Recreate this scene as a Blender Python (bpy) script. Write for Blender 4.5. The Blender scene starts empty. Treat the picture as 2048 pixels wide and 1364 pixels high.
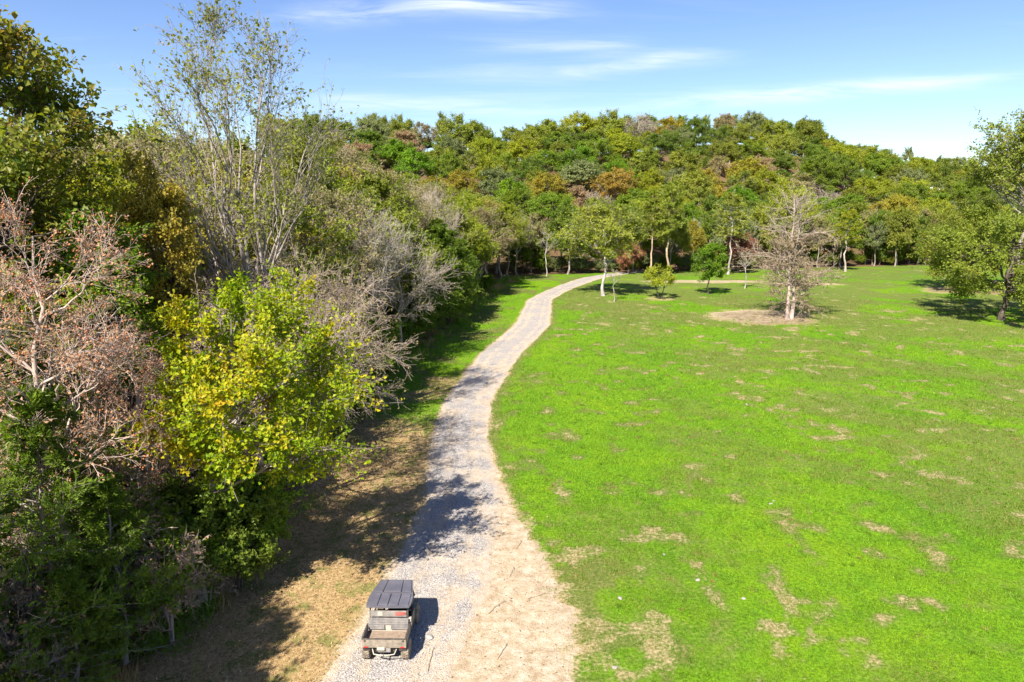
import bpy, bmesh, math, random
import numpy as np
from mathutils import Vector, Matrix

# ------------------------------------------------------------------ camera, sky, sun, exposure
SC = bpy.context.scene
COL = SC.collection
CAM_H = 14.7
cam_d = bpy.data.cameras.new("camera"); cam = bpy.data.objects.new("camera", cam_d); COL.objects.link(cam)
cam_d.sensor_width = 36.0; cam_d.lens = 36.0 * 1365.0 / 2048.0
cam_d.clip_start = 0.2; cam_d.clip_end = 6000
cam.location = (0, 0, CAM_H); cam.rotation_euler = (math.radians(90 - 10.5), 0, 0)
SC.camera = cam

SUN_AZ = math.radians(26); SUN_EL = math.radians(45)      # light travels away from the camera and to its right
travel = Vector((math.sin(SUN_AZ) * math.cos(SUN_EL), math.cos(SUN_AZ) * math.cos(SUN_EL), -math.sin(SUN_EL)))
sun_d = bpy.data.lights.new("sun", 'SUN'); sun_d.energy = 5.0; sun_d.angle = math.radians(0.53); sun_d.color = (1.0, 0.94, 0.84)
sun = bpy.data.objects.new("sun", sun_d); COL.objects.link(sun)
sun.rotation_euler = travel.to_track_quat('-Z', 'Y').to_euler(); sun.location = (-30, -60, 70)

W = bpy.data.worlds.new("World"); SC.world = W; W.use_nodes = True
wn, wl = W.node_tree.nodes, W.node_tree.links
wn.clear()
wout = wn.new('ShaderNodeOutputWorld'); wbg = wn.new('ShaderNodeBackground'); sky = wn.new('ShaderNodeTexSky')
sky.sky_type = 'NISHITA'; sky.sun_disc = False; sky.sun_elevation = SUN_EL; sky.sun_rotation = math.pi + SUN_AZ
sky.altitude = 200; sky.air_density = 1.0; sky.dust_density = 0.25; sky.ozone_density = 2.0
wbg.inputs['Strength'].default_value = 0.076

def wmath(op, a, b=None, c=None, clamp=False):
    n = wn.new('ShaderNodeMath'); n.operation = op; n.use_clamp = clamp
    for i, v in enumerate((a, b, c)):
        if v is None: continue
        if isinstance(v, (int, float)): n.inputs[i].default_value = v
        else: wl.new(v, n.inputs[i])
    return n.outputs[0]
# thin cirrus streaks at a constant height above the ground
tcw = wn.new('ShaderNodeTexCoord'); sep = wn.new('ShaderNodeSeparateXYZ'); wl.new(tcw.outputs['Generated'], sep.inputs[0])
zc_ = wmath('MAXIMUM', sep.outputs['Z'], 0.03)
zc_ = wmath('ADD', zc_, 0.05)
cxw = wmath('DIVIDE', sep.outputs['X'], zc_); cyw = wmath('DIVIDE', sep.outputs['Y'], zc_)
comb = wn.new('ShaderNodeCombineXYZ'); wl.new(cxw, comb.inputs[0]); wl.new(cyw, comb.inputs[1])
def wnoise(scale, detail, rough, dist, sx, sy, rot, off):
    mp = wn.new('ShaderNodeMapping'); mp.inputs['Scale'].default_value = (sx, sy, 1); mp.inputs['Rotation'].default_value = (0, 0, rot)
    mp.inputs['Location'].default_value = (off, off * 0.7, 0)
    wl.new(comb.outputs[0], mp.inputs[0])
    n = wn.new('ShaderNodeTexNoise'); n.inputs['Scale'].default_value = scale; n.inputs['Detail'].default_value = detail
    n.inputs['Roughness'].default_value = rough; n.inputs['Distortion'].default_value = dist
    wl.new(mp.outputs[0], n.inputs['Vector']); return n.outputs['Fac']
big = wnoise(0.45, 3, 0.5, 0.3, 1.0, 1.0, 0.0, 7.7)
fine = wnoise(1.0, 8, 0.62, 0.9, 0.42, 1.5, 0.25, 5.3)
mr = wn.new('ShaderNodeMapRange'); mr.interpolation_type = 'SMOOTHSTEP'
wl.new(wmath('ADD', wmath('MULTIPLY', big, 0.5), wmath('MULTIPLY', fine, 0.6)), mr.inputs['Value'])
mr.inputs['From Min'].default_value = 0.54; mr.inputs['From Max'].default_value = 0.84
cl = wmath('MULTIPLY', mr.outputs[0], 0.45)
# three longer wisps: azimuth and elevation slopes of their middle lines
ysafe = wmath('MAXIMUM', sep.outputs['Y'], 0.05)
az = wmath('DIVIDE', sep.outputs['X'], ysafe); elv = wmath('DIVIDE', sep.outputs['Z'], ysafe)
cb2 = wn.new('ShaderNodeCombineXYZ'); wl.new(az, cb2.inputs[0]); wl.new(elv, cb2.inputs[1])
def streak_noise(sx, sy):
    mp = wn.new('ShaderNodeMapping'); mp.inputs['Scale'].default_value = (sx, sy, 1); mp.inputs['Rotation'].default_value = (0, 0, -.10); wl.new(cb2.outputs[0], mp.inputs[0])
    n = wn.new('ShaderNodeTexNoise'); n.inputs['Scale'].default_value = 1; n.inputs['Detail'].default_value = 7; n.inputs['Roughness'].default_value = .6; n.inputs['Distortion'].default_value = .8
    wl.new(mp.outputs[0], n.inputs['Vector']); return n.outputs['Fac']
sn = streak_noise(5, 42)
def streak(a0, e0, a1, e1, w, amt):
    k = (e1 - e0) / (a1 - a0); L_ = (a1 - a0) / 2; mid = (a0 + a1) / 2
    d = wmath('DIVIDE', wmath('SUBTRACT', wmath('SUBTRACT', elv, e0), wmath('MULTIPLY', wmath('SUBTRACT', az, a0), k)), w)
    g = wmath('POWER', 2.718, wmath('MULTIPLY', wmath('MULTIPLY', d, d), -1.0))
    q = wmath('DIVIDE', wmath('SUBTRACT', az, mid), L_); q4 = wmath('POWER', wmath('ABSOLUTE', q), 3.0)
    win = wmath('POWER', 2.718, wmath('MULTIPLY', q4, -1.2))
    mr_ = wn.new('ShaderNodeMapRange'); wl.new(sn, mr_.inputs['Value']); mr_.inputs['From Min'].default_value = .36; mr_.inputs['From Max'].default_value = .68
    return wmath('MULTIPLY', wmath('MULTIPLY', g, win), wmath('MULTIPLY', mr_.outputs[0], amt))
for a_ in ((.14, .147, .70, .187, .011, .8), (-.02, .226, .18, .234, .008, .5), (.05, .190, .28, .220, .009, .45), (-.34, .262, -.05, .285, .015, .5), (-.16, .296, .09, .272, .015, .6), (-.28, .158, .02, .140, .012, .4)):
    cl = wmath('ADD', cl, streak(*a_))
cl = wmath('MINIMUM', cl, .9)
hsv = wn.new('ShaderNodeHueSaturation'); hsv.inputs['Saturation'].default_value = 1.16; hsv.inputs['Hue'].default_value = 0.514; hsv.inputs['Value'].default_value = 1.0
wl.new(sky.outputs[0], hsv.inputs['Color'])
mixw = wn.new('ShaderNodeMix'); mixw.data_type = 'RGBA'
wl.new(cl, mixw.inputs['Factor']); wl.new(hsv.outputs[0], mixw.inputs[6]); mixw.inputs[7].default_value = (6.6, 6.9, 7.3, 1)
wl.new(mixw.outputs[2], wbg.inputs['Color']); wl.new(wbg.outputs[0], wout.inputs['Surface'])

vs = SC.view_settings
vs.view_transform = 'Standard'; vs.look = 'None'; vs.exposure = 1.33; vs.gamma = 1.0; vs.use_curve_mapping = False
cy = SC.cycles
cy.max_bounces = 9; cy.diffuse_bounces = 6; cy.glossy_bounces = 2; cy.transmission_bounces = 6; cy.transparent_max_bounces = 4
cy.use_denoising = True; cy.caustics_reflective = False; cy.caustics_refractive = False
try:
    cy.denoiser = 'OPENIMAGEDENOISE'; cy.denoising_prefilter = 'ACCURATE'
except Exception: pass

# ------------------------------------------------------------------ helpers: noise, terrain, meshes, materials
def vnoise(x, y, seed):
    x = np.asarray(x, float); y = np.asarray(y, float)
    xi = np.floor(x).astype(np.int64); yi = np.floor(y).astype(np.int64)
    fx = x - xi; fy = y - yi; fx = fx * fx * (3 - 2 * fx); fy = fy * fy * (3 - 2 * fy)
    def h(a, b):
        v = (a * 374761393 + b * 668265263 + seed * 974711) & 0xffffffff
        v = ((v ^ (v >> 13)) * 1274126177) & 0xffffffff
        return ((v ^ (v >> 16)) & 0xffffff) / float(0xffffff)
    a = h(xi, yi); b = h(xi + 1, yi); c = h(xi, yi + 1); d = h(xi + 1, yi + 1)
    return (a * (1 - fx) + b * fx) * (1 - fy) + (c * (1 - fx) + d * fx) * fy
def fbm(x, y, seed, octv=4):
    s = 0; a = 0.5; f = 1.0; t = 0
    for i in range(octv):
        s = s + a * vnoise(x * f, y * f, seed + i * 17); t += a; a *= 0.5; f *= 2.03
    return s / t
def ss(a, b, v):
    t = np.clip((np.asarray(v, float) - a) / (b - a), 0, 1); return t * t * (3 - 2 * t)

RIDGE_X = [-1500, -400, -150, -60, -30, -8, 15, 60, 95, 130, 165, 200, 260, 400, 1500]
RIDGE_A = [30, 30, 31, 37, 37, 31.5, 36, 39, 43.5, 38.5, 30, 24, 22, 22, 22]
def treeline(x): return np.clip(142 + (np.asarray(x, float) - 9) * 0.30, 136, 190)
def terrain(x, y):
    x = np.asarray(x, float); y = np.asarray(y, float)
    z = 2.5 * ss(45, 130, y)
    y0 = treeline(x)
    z = z + np.interp(x, RIDGE_X, RIDGE_A) * ss(y0 + 8, y0 + 150, y)
    z = z + 0.30 * (fbm(x * 0.06, y * 0.06, 3, 2) - 0.5) * ss(22, 34, np.hypot(x + 4, y)) 
    z = z + 0.10 * (fbm(x * 0.9, y * 0.9, 5, 3) - 0.5) * (1 - ss(170, 240, y))
    return z
def tz(x, y): return float(terrain(x, y))

ROAD_Y = [-60, 0, 10, 19.5, 22.6, 26.9, 33.6, 42.3, 53, 68.9, 76, 84.3, 94, 103.2, 110, 117.2, 125, 133.4, 142, 155]
ROAD_C = [-9, -6, -5, -4.05, -3.45, -2.85, -2.5, -3.4, -3.5, -1.25, 0.6, 2.6, 3.5, 4.2, 6.3, 9.1, 12.4, 16, 21.5, 33]
ROAD_W = [2, 2, 2, 2.05, 2.05, 2.1, 2.0, 1.75, 1.85, 2.0, 2.1, 2.15, 1.9, 1.75, 1.7, 1.7, 1.75, 1.8, 1.8, 1.8]
_ry = np.linspace(-60, 155, 861)
_k = np.hanning(25); _k /= _k.sum()
_rc = np.interp(_ry, ROAD_Y, ROAD_C); _rw = np.interp(_ry, ROAD_Y, ROAD_W)
_rc = np.convolve(np.pad(_rc, 12, mode='edge'), _k, mode='valid'); _rw = np.convolve(np.pad(_rw, 12, mode='edge'), _k, mode='valid')
def road_c(y): return np.interp(y, _ry, _rc)
def road_w(y): return np.interp(y, _ry, _rw)

def mesh_np(name, V, F, mats=(), tone=None, midx=None, smooth=None, attrs=None):
    V = np.ascontiguousarray(V, np.float32); F = np.ascontiguousarray(F, np.int32)
    me = bpy.data.meshes.new(name); n = F.shape[1]
    me.vertices.add(len(V)); me.vertices.foreach_set('co', V.ravel())
    me.loops.add(F.size); me.loops.foreach_set('vertex_index', F.ravel())
    me.polygons.add(len(F)); me.polygons.foreach_set('loop_start', np.arange(0, F.size, n, dtype=np.int32))
    try: me.polygons.foreach_set('loop_total', np.full(len(F), n, np.int32))
    except Exception: pass
    for m in mats: me.materials.append(m)
    if midx is not None: me.polygons.foreach_set('material_index', np.ascontiguousarray(midx, np.int32))
    me.update(calc_edges=True)
    if tone is not None:
        a = me.attributes.new('tone', 'FLOAT', 'FACE'); a.data.foreach_set('value', np.ascontiguousarray(tone, np.float32))
    if attrs:
        for k, v in attrs.items():
            a = me.attributes.new(k, 'FLOAT', 'POINT'); a.data.foreach_set('value', np.ascontiguousarray(v, np.float32))
    if smooth is None: smooth = False
    if isinstance(smooth, bool): me.polygons.foreach_set('use_smooth', np.full(len(F), smooth, bool))
    else: me.polygons.foreach_set('use_smooth', np.ascontiguousarray(smooth, bool))
    return me
def link(name, me, parent=None, loc=None):
    o = bpy.data.objects.new(name, me); COL.objects.link(o)
    if parent is not None: o.parent = parent
    if loc is not None: o.location = loc
    return o
def tag(o, label=None, cat=None, group=None, kind=None):
    if label: o['label'] = label
    if cat: o['category'] = cat
    if group: o['group'] = group
    if kind: o['kind'] = kind
    return o
def empty(name, loc, rz=0.0, sc=1.0):
    o = bpy.data.objects.new(name, None); COL.objects.link(o)
    o.location = loc; o.rotation_euler = (0, 0, rz); o.empty_display_size = 0.3
    if isinstance(sc, (int, float)): sc = (sc, sc, sc)
    o.scale = sc
    return o

class Mat:
    def __init__(s, name):
        s.m = bpy.data.materials.new(name); s.m.use_nodes = True
        s.n, s.l = s.m.node_tree.nodes, s.m.node_tree.links; s.n.clear()
        s.out = s.n.new('ShaderNodeOutputMaterial')
    def put(s, sock, v):
        if hasattr(v, 'is_linked') or hasattr(v, 'links'): s.l.new(v, sock)
        elif isinstance(v, (tuple, list)) and len(v) == 3 and sock.type == 'RGBA': sock.default_value = (*v, 1)
        else: sock.default_value = v
    def node(s, t, **kw):
        n = s.n.new(t)
        for k, v in kw.items():
            if k in n.inputs: s.put(n.inputs[k], v)
            else: setattr(n, k, v)
        return n
    def attr(s, a): 
        n = s.n.new('ShaderNodeAttribute'); n.attribute_name = a; return n.outputs['Fac']
    def pos(s, obj=False): 
        if obj: return s.node('ShaderNodeTexCoord').outputs['Object']
        return s.node('ShaderNodeNewGeometry').outputs['Position']
    def mapping(s, vec, scale):
        n = s.node('ShaderNodeMapping'); s.l.new(vec, n.inputs[0]); n.inputs['Scale'].default_value = scale; return n.outputs[0]
    def noise(s, scale, vec, detail=3, rough=0.5, dist=0.0, out='Fac'):
        n = s.n.new('ShaderNodeTexNoise'); s.l.new(vec, n.inputs['Vector'])
        n.inputs['Scale'].default_value = scale; n.inputs['Detail'].default_value = detail
        n.inputs['Roughness'].default_value = rough; n.inputs['Distortion'].default_value = dist
        return n.outputs[out]
    def voro(s, scale, vec, out='Distance', feature='F1', rnd=1.0):
        n = s.n.new('ShaderNodeTexVoronoi'); n.feature = feature; s.l.new(vec, n.inputs['Vector'])
        n.inputs['Scale'].default_value = scale; n.inputs['Randomness'].default_value = rnd; return n.outputs[out]
    def math(s, op, a, b=None, c=None, clamp=False):
        n = s.n.new('ShaderNodeMath'); n.operation = op; n.use_clamp = clamp
        for i, v in enumerate((a, b, c)):
            if v is not None: s.put(n.inputs[i], v)
        return n.outputs[0]
    def rng(s, v, a, b, c=0.0, d=1.0, smooth=True):
        n = s.n.new('ShaderNodeMapRange'); n.interpolation_type = 'SMOOTHSTEP' if smooth else 'LINEAR'
        s.put(n.inputs['Value'], v)
        for k, x in (('From Min', a), ('From Max', b), ('To Min', c), ('To Max', d)): n.inputs[k].default_value = x
        return n.outputs[0]
    def mix(s, f, a, b, mode='MIX'):
        n = s.n.new('ShaderNodeMix'); n.data_type = 'RGBA'; n.blend_type = mode
        s.put(n.inputs['Factor'], f); s.put(n.inputs[6], a); s.put(n.inputs[7], b); return n.outputs[2]
    def ramp(s, f, stops, interp='LINEAR'):
        n = s.n.new('ShaderNodeValToRGB'); n.color_ramp.interpolation = interp; e = n.color_ramp.elements
        while len(e) < len(stops): e.new(0.5)
        for x, (p, c) in zip(e, stops): x.position = p; x.color = (*c, 1)
        s.l.new(f, n.inputs[0]); return n.outputs[0]
    def hsv(s, col, h=0.5, sat=1.0, val=1.0):
        n = s.n.new('ShaderNodeHueSaturation'); s.put(n.inputs['Color'], col)
        s.put(n.inputs['Hue'], h); s.put(n.inputs['Saturation'], sat); s.put(n.inputs['Value'], val); return n.outputs[0]
    def bump(s, h, strength=0.5, dist=0.05):
        n = s.n.new('ShaderNodeBump'); s.l.new(h, n.inputs['Height']); n.inputs['Strength'].default_value = strength
        n.inputs['Distance'].default_value = dist; return n.outputs[0]
    def principled(s, col, rough=0.8, spec=0.3, normal=None, metal=0.0, trans=0.0):
        n = s.n.new('ShaderNodeBsdfPrincipled'); s.put(n.inputs['Base Color'], col); s.put(n.inputs['Roughness'], rough)
        n.inputs['Specular IOR Level'].default_value = spec; n.inputs['Metallic'].default_value = metal
        n.inputs['Transmission Weight'].default_value = trans
        if normal is not None: s.l.new(normal, n.inputs['Normal'])
        return n.outputs[0]
    def done(s, sh): s.l.new(sh, s.out.inputs['Surface']); return s.m

def leaf_mat(name, cols, trans=0.44, rough=0.5, vary=0.022):
    m = Mat(name)
    n = len(cols)
    c = m.ramp(m.attr('tone'), [(i / max(1, n - 1), k) for i, k in enumerate(cols)])
    r = m.node('ShaderNodeObjectInfo').outputs['Random']
    c = m.hsv(c, m.rng(r, 0, 1, 0.5 - vary * 0.5, 0.5 + vary * 0.4, False), 1.0, m.rng(m.math('FRACT', m.math('MULTIPLY', r, 7.31)), 0, 1, 0.95, 1.22, False))
    p = m.principled(c, rough, 0.25)
    t = m.node('ShaderNodeBsdfTranslucent'); m.put(t.inputs['Color'], m.hsv(c, 0.495, 1.1, 1.25))
    mx = m.node('ShaderNodeMixShader'); mx.inputs[0].default_value = trans
    m.l.new(p, mx.inputs[1]); m.l.new(t.outputs[0], mx.inputs[2])
    return m.done(mx.outputs[0])
def bark_mat(name, a, b, scale=3.0):
    m = Mat(name); v = m.pos(True)
    n1 = m.noise(scale, m.mapping(v, (1, 1, 0.25)), 5, 0.65); n2 = m.noise(0.7, v, 2)
    c = m.mix(m.rng(n1, 0.3, 0.7), a, b); c = m.hsv(c, 0.5, 1, m.rng(n2, 0.3, 0.7, 0.75, 1.2))
    return m.done(m.principled(c, 0.9, 0.15, m.bump(n1, 0.6, 0.03)))

# ------------------------------------------------------------------ the ground, the gravel road
EDGE_Y = [-80, 0, 19.5, 22, 28, 36, 45, 63, 73, 99, 121, 140]
EDGE_X = [-13, -12.6, -12.4, -11.6, -12.2, -11.4, -11.4, -12, -9.5, -5.0, -2.3, 3.6]
def edge_x(y): return np.interp(y, EDGE_Y, EDGE_X)
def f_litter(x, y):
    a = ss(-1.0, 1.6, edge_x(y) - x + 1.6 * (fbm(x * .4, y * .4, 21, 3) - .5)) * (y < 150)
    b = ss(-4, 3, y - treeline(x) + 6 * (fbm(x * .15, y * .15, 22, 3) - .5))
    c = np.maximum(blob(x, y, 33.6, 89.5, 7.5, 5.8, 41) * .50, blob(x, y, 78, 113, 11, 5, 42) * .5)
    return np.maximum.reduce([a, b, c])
def blob(x, y, cx, cy, rx, ry, seed, soft=0.35):
    d = np.hypot((x - cx) / rx, (y - cy) / ry) + 0.5 * (fbm(x * .35, y * .35, seed, 3) - .5)
    return 1 - ss(1 - soft, 1 + soft * 0.6, d)
RIGHT_Y = [10, 15, 19.5, 22.6, 26.9, 31.3, 36, 45]
RIGHT_W = [3.4, 3.5, 3.3, 3.2, 2.0, 0.9, 0.25, 0.02]
def f_bare(x, y):
    d = np.abs(x - road_c(y)) - road_w(y)
    rgt = x > road_c(y)
    wid = np.where(rgt, np.interp(y, RIGHT_Y, RIGHT_W), 0.15) + (0.25 + 0.75 * ss(.3, 1.6, np.where(rgt, np.interp(y, RIGHT_Y, RIGHT_W), 0.15))) * (2.0 * (fbm(x * .45, y * .45, 31, 3) - .5) + 1.2 * (fbm(x * 1.7, y * 1.7, 33, 3) - .5))
    s = (1 - ss(-0.4, 0.8 + 0.5 * rgt * (y < 34), d - wid)) * (y < 150)
    s = np.maximum(s, blob(x, y, 33.3, 90, 8.0, 6.2, 41) * 0.8)
    s = np.maximum(s, blob(x, y, 78, 113, 12, 5.5, 42) * 0.7)
    s = np.maximum(s, blob(x, y, 22.7, 104.5, 2.7, 2.6, 43) * .6)
    s = np.maximum(s, blob(x, y, 35, 126, 13, 3.2, 44) * 0.75)
    s = np.maximum(s, blob(x, y, 52, 122, 9, 3.0, 46) * 0.7)
    # worn spots scattered over the field
    w = fbm(x * .75, y * .75, 51, 5); zone = 0.85 * (1 - ss(7, 26, x)) * (1 - ss(20, 36, y)) + 0.45 * ss(10, 34, x + .35 * (y - 30)) * (1 - ss(85, 120, y)) + 0.12
    s = np.maximum(s, ss(0.585, 0.80, w + 0.13 * zone) * (x > road_c(y) + 1) * 0.58)
    return np.clip(s, 0, 1)
def f_dry(x, y):
    left = (x < road_c(y)) * (1 - ss(40, 58, y + 10 * (fbm(x * .2, y * .2, 61, 3) - .5))) * 0.95
    left2 = (x < road_c(y)) * ss(40, 60, y) * ss(0.42, 0.62, fbm(x * .3, y * .3, 62, 4)) * 0.75
    d = x - road_c(y) - road_w(y)
    near = (x > road_c(y)) * (1 - ss(2.5, 10, d - 3.4 * (1 - ss(20, 34, y)))) * (1 - ss(23, 36, y)) * 0.85 * ss(.30, .55, fbm(x * .5, y * .5, 66, 4))
    band = (d > 0) * (1 - ss(0.2, 1.6, d)) * 0.75
    far = ss(80, 100, y) * 0.45 + 0.35 * ss(12, 34, x + .3 * (y - 30)) * (1 - ss(85, 110, y))
    ca, sa = math.cos(.75), math.sin(.75); st = fbm((x * ca - y * sa) * .07, (x * sa + y * ca) * .34, 64, 4)
    wsp = ss(0.48, 0.70, fbm(x * .75, y * .75, 51, 5)) * .68
    n = .6 * fbm(x * .16, y * .16, 63, 5) + .4 * st
    patch = ss(0.43, 0.63, n + 0.22 * far) * (0.42 + 0.5 * far)
    return np.clip(np.maximum.reduce([left, left2, near, band, np.maximum(patch, wsp) * (x > road_c(y))]) , 0, 1)

def axis(parts):
    out = [parts[0][0]]
    for a, b, n in parts: out += list(np.linspace(a, b, n + 1)[1:])
    return np.array(out)
gx = axis([(-1500, -420, 8), (-420, -110, 28), (-110, -22, 50), (-22, 14, 120), (14, 72, 130), (72, 130, 50), (130, 420, 44), (420, 1500, 8)])
gy = axis([(-900, -70, 8), (-70, 12, 30), (12, 62, 170), (62, 145, 150), (145, 330, 55), (330, 600, 20), (600, 2600, 10)])
GX, GY = np.meshgrid(gx, gy); GXf, GYf = GX.ravel(), GY.ravel()
GZ = terrain(GXf, GYf)
nx, ny = len(gx), len(gy)
ii, jj = np.meshgrid(np.arange(nx - 1), np.arange(ny - 1)); b0 = (jj * nx + ii).ravel()
GF = np.stack([b0, b0 + 1, b0 + nx + 1, b0 + nx], 1)

m = Mat("grass_ground"); P = m.pos()
g_big = m.noise(0.11, P, 4, 0.55); g_mid = m.noise(0.8, P, 4, 0.6); g_fine = m.noise(7.0, P, 4, 0.65); g_vf = m.noise(26.0, P, 2, 0.6)
lush = m.ramp(m.math('ADD', m.math('MULTIPLY', g_big, 0.55), m.math('MULTIPLY', g_mid, 0.45)), [(0.33, (0.085, 0.195, 0.010)), (0.48, (0.130, 0.265, 0.008)), (0.62, (0.175, 0.300, 0.008))])
lush = m.hsv(lush, 0.5, 1, m.rng(m.math('ADD', m.math('MULTIPLY', g_fine, .6), m.math('MULTIPLY', g_vf, .4)), 0.34, 0.66, 0.48, 1.34))
dryc = m.ramp(g_fine, [(0.3, (0.20, 0.135, 0.055)), (0.5, (0.40, 0.27, 0.125)), (0.7, (0.56, 0.41, 0.23))])
olive = m.ramp(g_fine, [(0.3, (0.065, 0.105, 0.018)), (0.52, (0.14, 0.175, 0.035)), (0.72, (0.28, 0.24, 0.085))])
tanv = m.ramp(m.noise(2.2, P, 5, 0.65), [(0.3, (0.40, 0.28, 0.155)), (0.5, (0.56, 0.43, 0.275)), (0.68, (0.68, 0.56, 0.41))])
tanv = m.hsv(tanv, 0.5, 0.92, m.rng(g_vf, 0.3, 0.7, 0.62, 1.06))
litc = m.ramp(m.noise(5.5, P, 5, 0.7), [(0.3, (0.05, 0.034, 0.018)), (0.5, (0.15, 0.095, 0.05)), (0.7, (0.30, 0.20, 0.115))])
jit = m.math('SUBTRACT', m.math('ADD', m.math('MULTIPLY', m.noise(1.3, P, 5, 0.65), 0.7), m.math('MULTIPLY', g_fine, 0.5)), 0.6)
def gm(a, lo, hi, k=1.0): return m.rng(m.math('ADD', m.attr(a), m.math('MULTIPLY', jit, k)), lo, hi)
dryc = m.mix(m.math('MULTIPLY', m.rng(m.noise(0.9, P, 4, 0.6), 0.48, 0.62), 0.75), dryc, olive)
isleft = m.rng(m.attr('leftside'), 0.3, 0.7)
col = m.mix(gm('dry', 0.2, 0.8, 1.3), lush, m.mix(isleft, olive, dryc))
straw = m.ramp(g_fine, [(0.3, (0.20, 0.165, 0.06)), (0.5, (0.38, 0.29, 0.14)), (0.7, (0.54, 0.43, 0.26))])
col = m.mix(gm('bare', 0.34, 0.80, 1.5), col, m.mix(m.rng(m.attr('bare'), 0.62, 0.85), straw, tanv))
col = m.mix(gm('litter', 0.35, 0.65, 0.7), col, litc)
col = m.hsv(col, 0.5, 1.0, 0.80)
bh = m.math('ADD', m.math('MULTIPLY', g_fine, 0.6), m.math('MULTIPLY', g_vf, 0.4))
M_GROUND = m.done(m.principled(col, 0.95, 0.1, m.bump(bh, 0.7, 0.10)))
leftside = ((GXf < road_c(GYf)) & (GYf < 60)) * 1.0
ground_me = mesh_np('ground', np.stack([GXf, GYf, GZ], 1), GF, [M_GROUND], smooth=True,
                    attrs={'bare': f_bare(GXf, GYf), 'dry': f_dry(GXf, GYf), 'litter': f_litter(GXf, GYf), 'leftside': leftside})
tag(link('ground', ground_me), 'bright green grass field with worn tan patches', kind='structure')

# road: a crowned strip whose edges dip under the grass
rys = np.concatenate([np.linspace(-55, 14, 70)[:-1], np.linspace(14, 60, 210)[:-1], np.linspace(60, 152, 240)])
ucol = np.linspace(-1, 1, 33)
RY, RU = np.meshgrid(rys, ucol, indexing='ij')
slope = np.gradient(road_c(rys), rys)
wob = np.where(RU < 0, 0.55 * (fbm(RY * .5, 3.3 + 0 * RY, 71, 4) - .5), 0.7 * (fbm(RY * .5, 9.3 + 0 * RY, 72, 4) - .5))
hw = road_w(RY) + 0.35 + wob * 1.2
nxr = 1 / np.sqrt(1 + slope ** 2); nyr = -slope * nxr
RX = road_c(RY) + RU * hw * nxr[:, None]; RYY = RY + RU * hw * nyr[:, None]
prof = np.where(np.abs(RU) < 0.80, 0.045 * (1 - (RU / 0.8) ** 2) + 0.02, 0.02 - (np.abs(RU) - 0.80) / 0.20 * 0.10)
rut = -0.022 * (np.exp(-((RU - 0.36) / 0.14) ** 2) + np.exp(-((RU + 0.36) / 0.14) ** 2))
RZ = terrain(RX, RYY) + prof + rut + 0.012 * (fbm(RX * 3, RYY * 3, 73, 3) - .5)
n1, n2 = RX.shape
ii, jj = np.meshgrid(np.arange(n2 - 1), np.arange(n1 - 1)); b0 = (jj * n2 + ii).ravel()
m = Mat("gravel"); P = m.pos()
vc = m.voro(23.0, P, 'Color'); sp = m.node('ShaderNodeSeparateColor'); m.l.new(vc, sp.inputs[0])
vd = m.voro(23.0, P, 'Distance')
stone = m.ramp(sp.outputs[0], [(0.0, (0.29, 0.26, 0.24)), (0.35, (0.49, 0.44, 0.405)), (0.7, (0.63, 0.57, 0.515)), (1.0, (0.75, 0.69, 0.62))])
stone = m.hsv(stone, 0.5, 1.0, m.rng(vd, 0.2, 0.75, 1.06, 0.62))
dirt = m.ramp(m.noise(3.0, P, 5, 0.65), [(0.3, (0.48, 0.36, 0.245)), (0.55, (0.63, 0.51, 0.375)), (0.72, (0.70, 0.60, 0.48))])
u = m.attr('side')     # -1 left edge, 1 right edge
dn = m.math('ADD', m.noise(0.5, P, 5, 0.62), m.math('MULTIPLY', m.math('SUBTRACT', m.noise(6.0, P, 3), 0.5), 0.35))
edgef = m.math('ADD', m.math('MULTIPLY', m.rng(m.math('ABSOLUTE', u), 0.55, 0.98), 0.30), m.math('MULTIPLY', m.rng(u, 0.1, 0.85), 0.10))
rutf = m.rng(m.math('ABSOLUTE', m.math('SUBTRACT', m.math('ABSOLUTE', u), 0.36)), 0.02, 0.17, 0.13, 0.0)
df = m.rng(m.math('ADD', m.math('ADD', dn, rutf), edgef), 0.47, 0.72)
col = m.mix(m.math('MULTIPLY', df, 0.9), stone, dirt)
col = m.hsv(col, 0.5, 1.0, 0.70)
hb = m.math('SUBTRACT', m.math('MULTIPLY', m.noise(30, P, 2), 0.4), vd)
M_GRAVEL = m.done(m.principled(col, 0.9, 0.2, m.bump(hb, 0.8, 0.04)))
road_me = mesh_np('gravel_road', np.stack([RX.ravel(), RYY.ravel(), RZ.ravel()], 1), np.stack([b0, b0 + n2, b0 + n2 + 1, b0 + 1], 1)[:, ::-1], [M_GRAVEL], smooth=True, attrs={'side': RU.ravel()})
tag(link('gravel_road', road_me), 'pale winding gravel track', kind='structure')
def road_z(x, y):
    c = road_c(y); u_ = (x - c) / (road_w(y) + 0.35)
    return terrain(x, y) + np.where(np.abs(u_) < 0.8, 0.045 * (1 - (u_ / 0.8) ** 2) + 0.02, 0.0)

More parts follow.
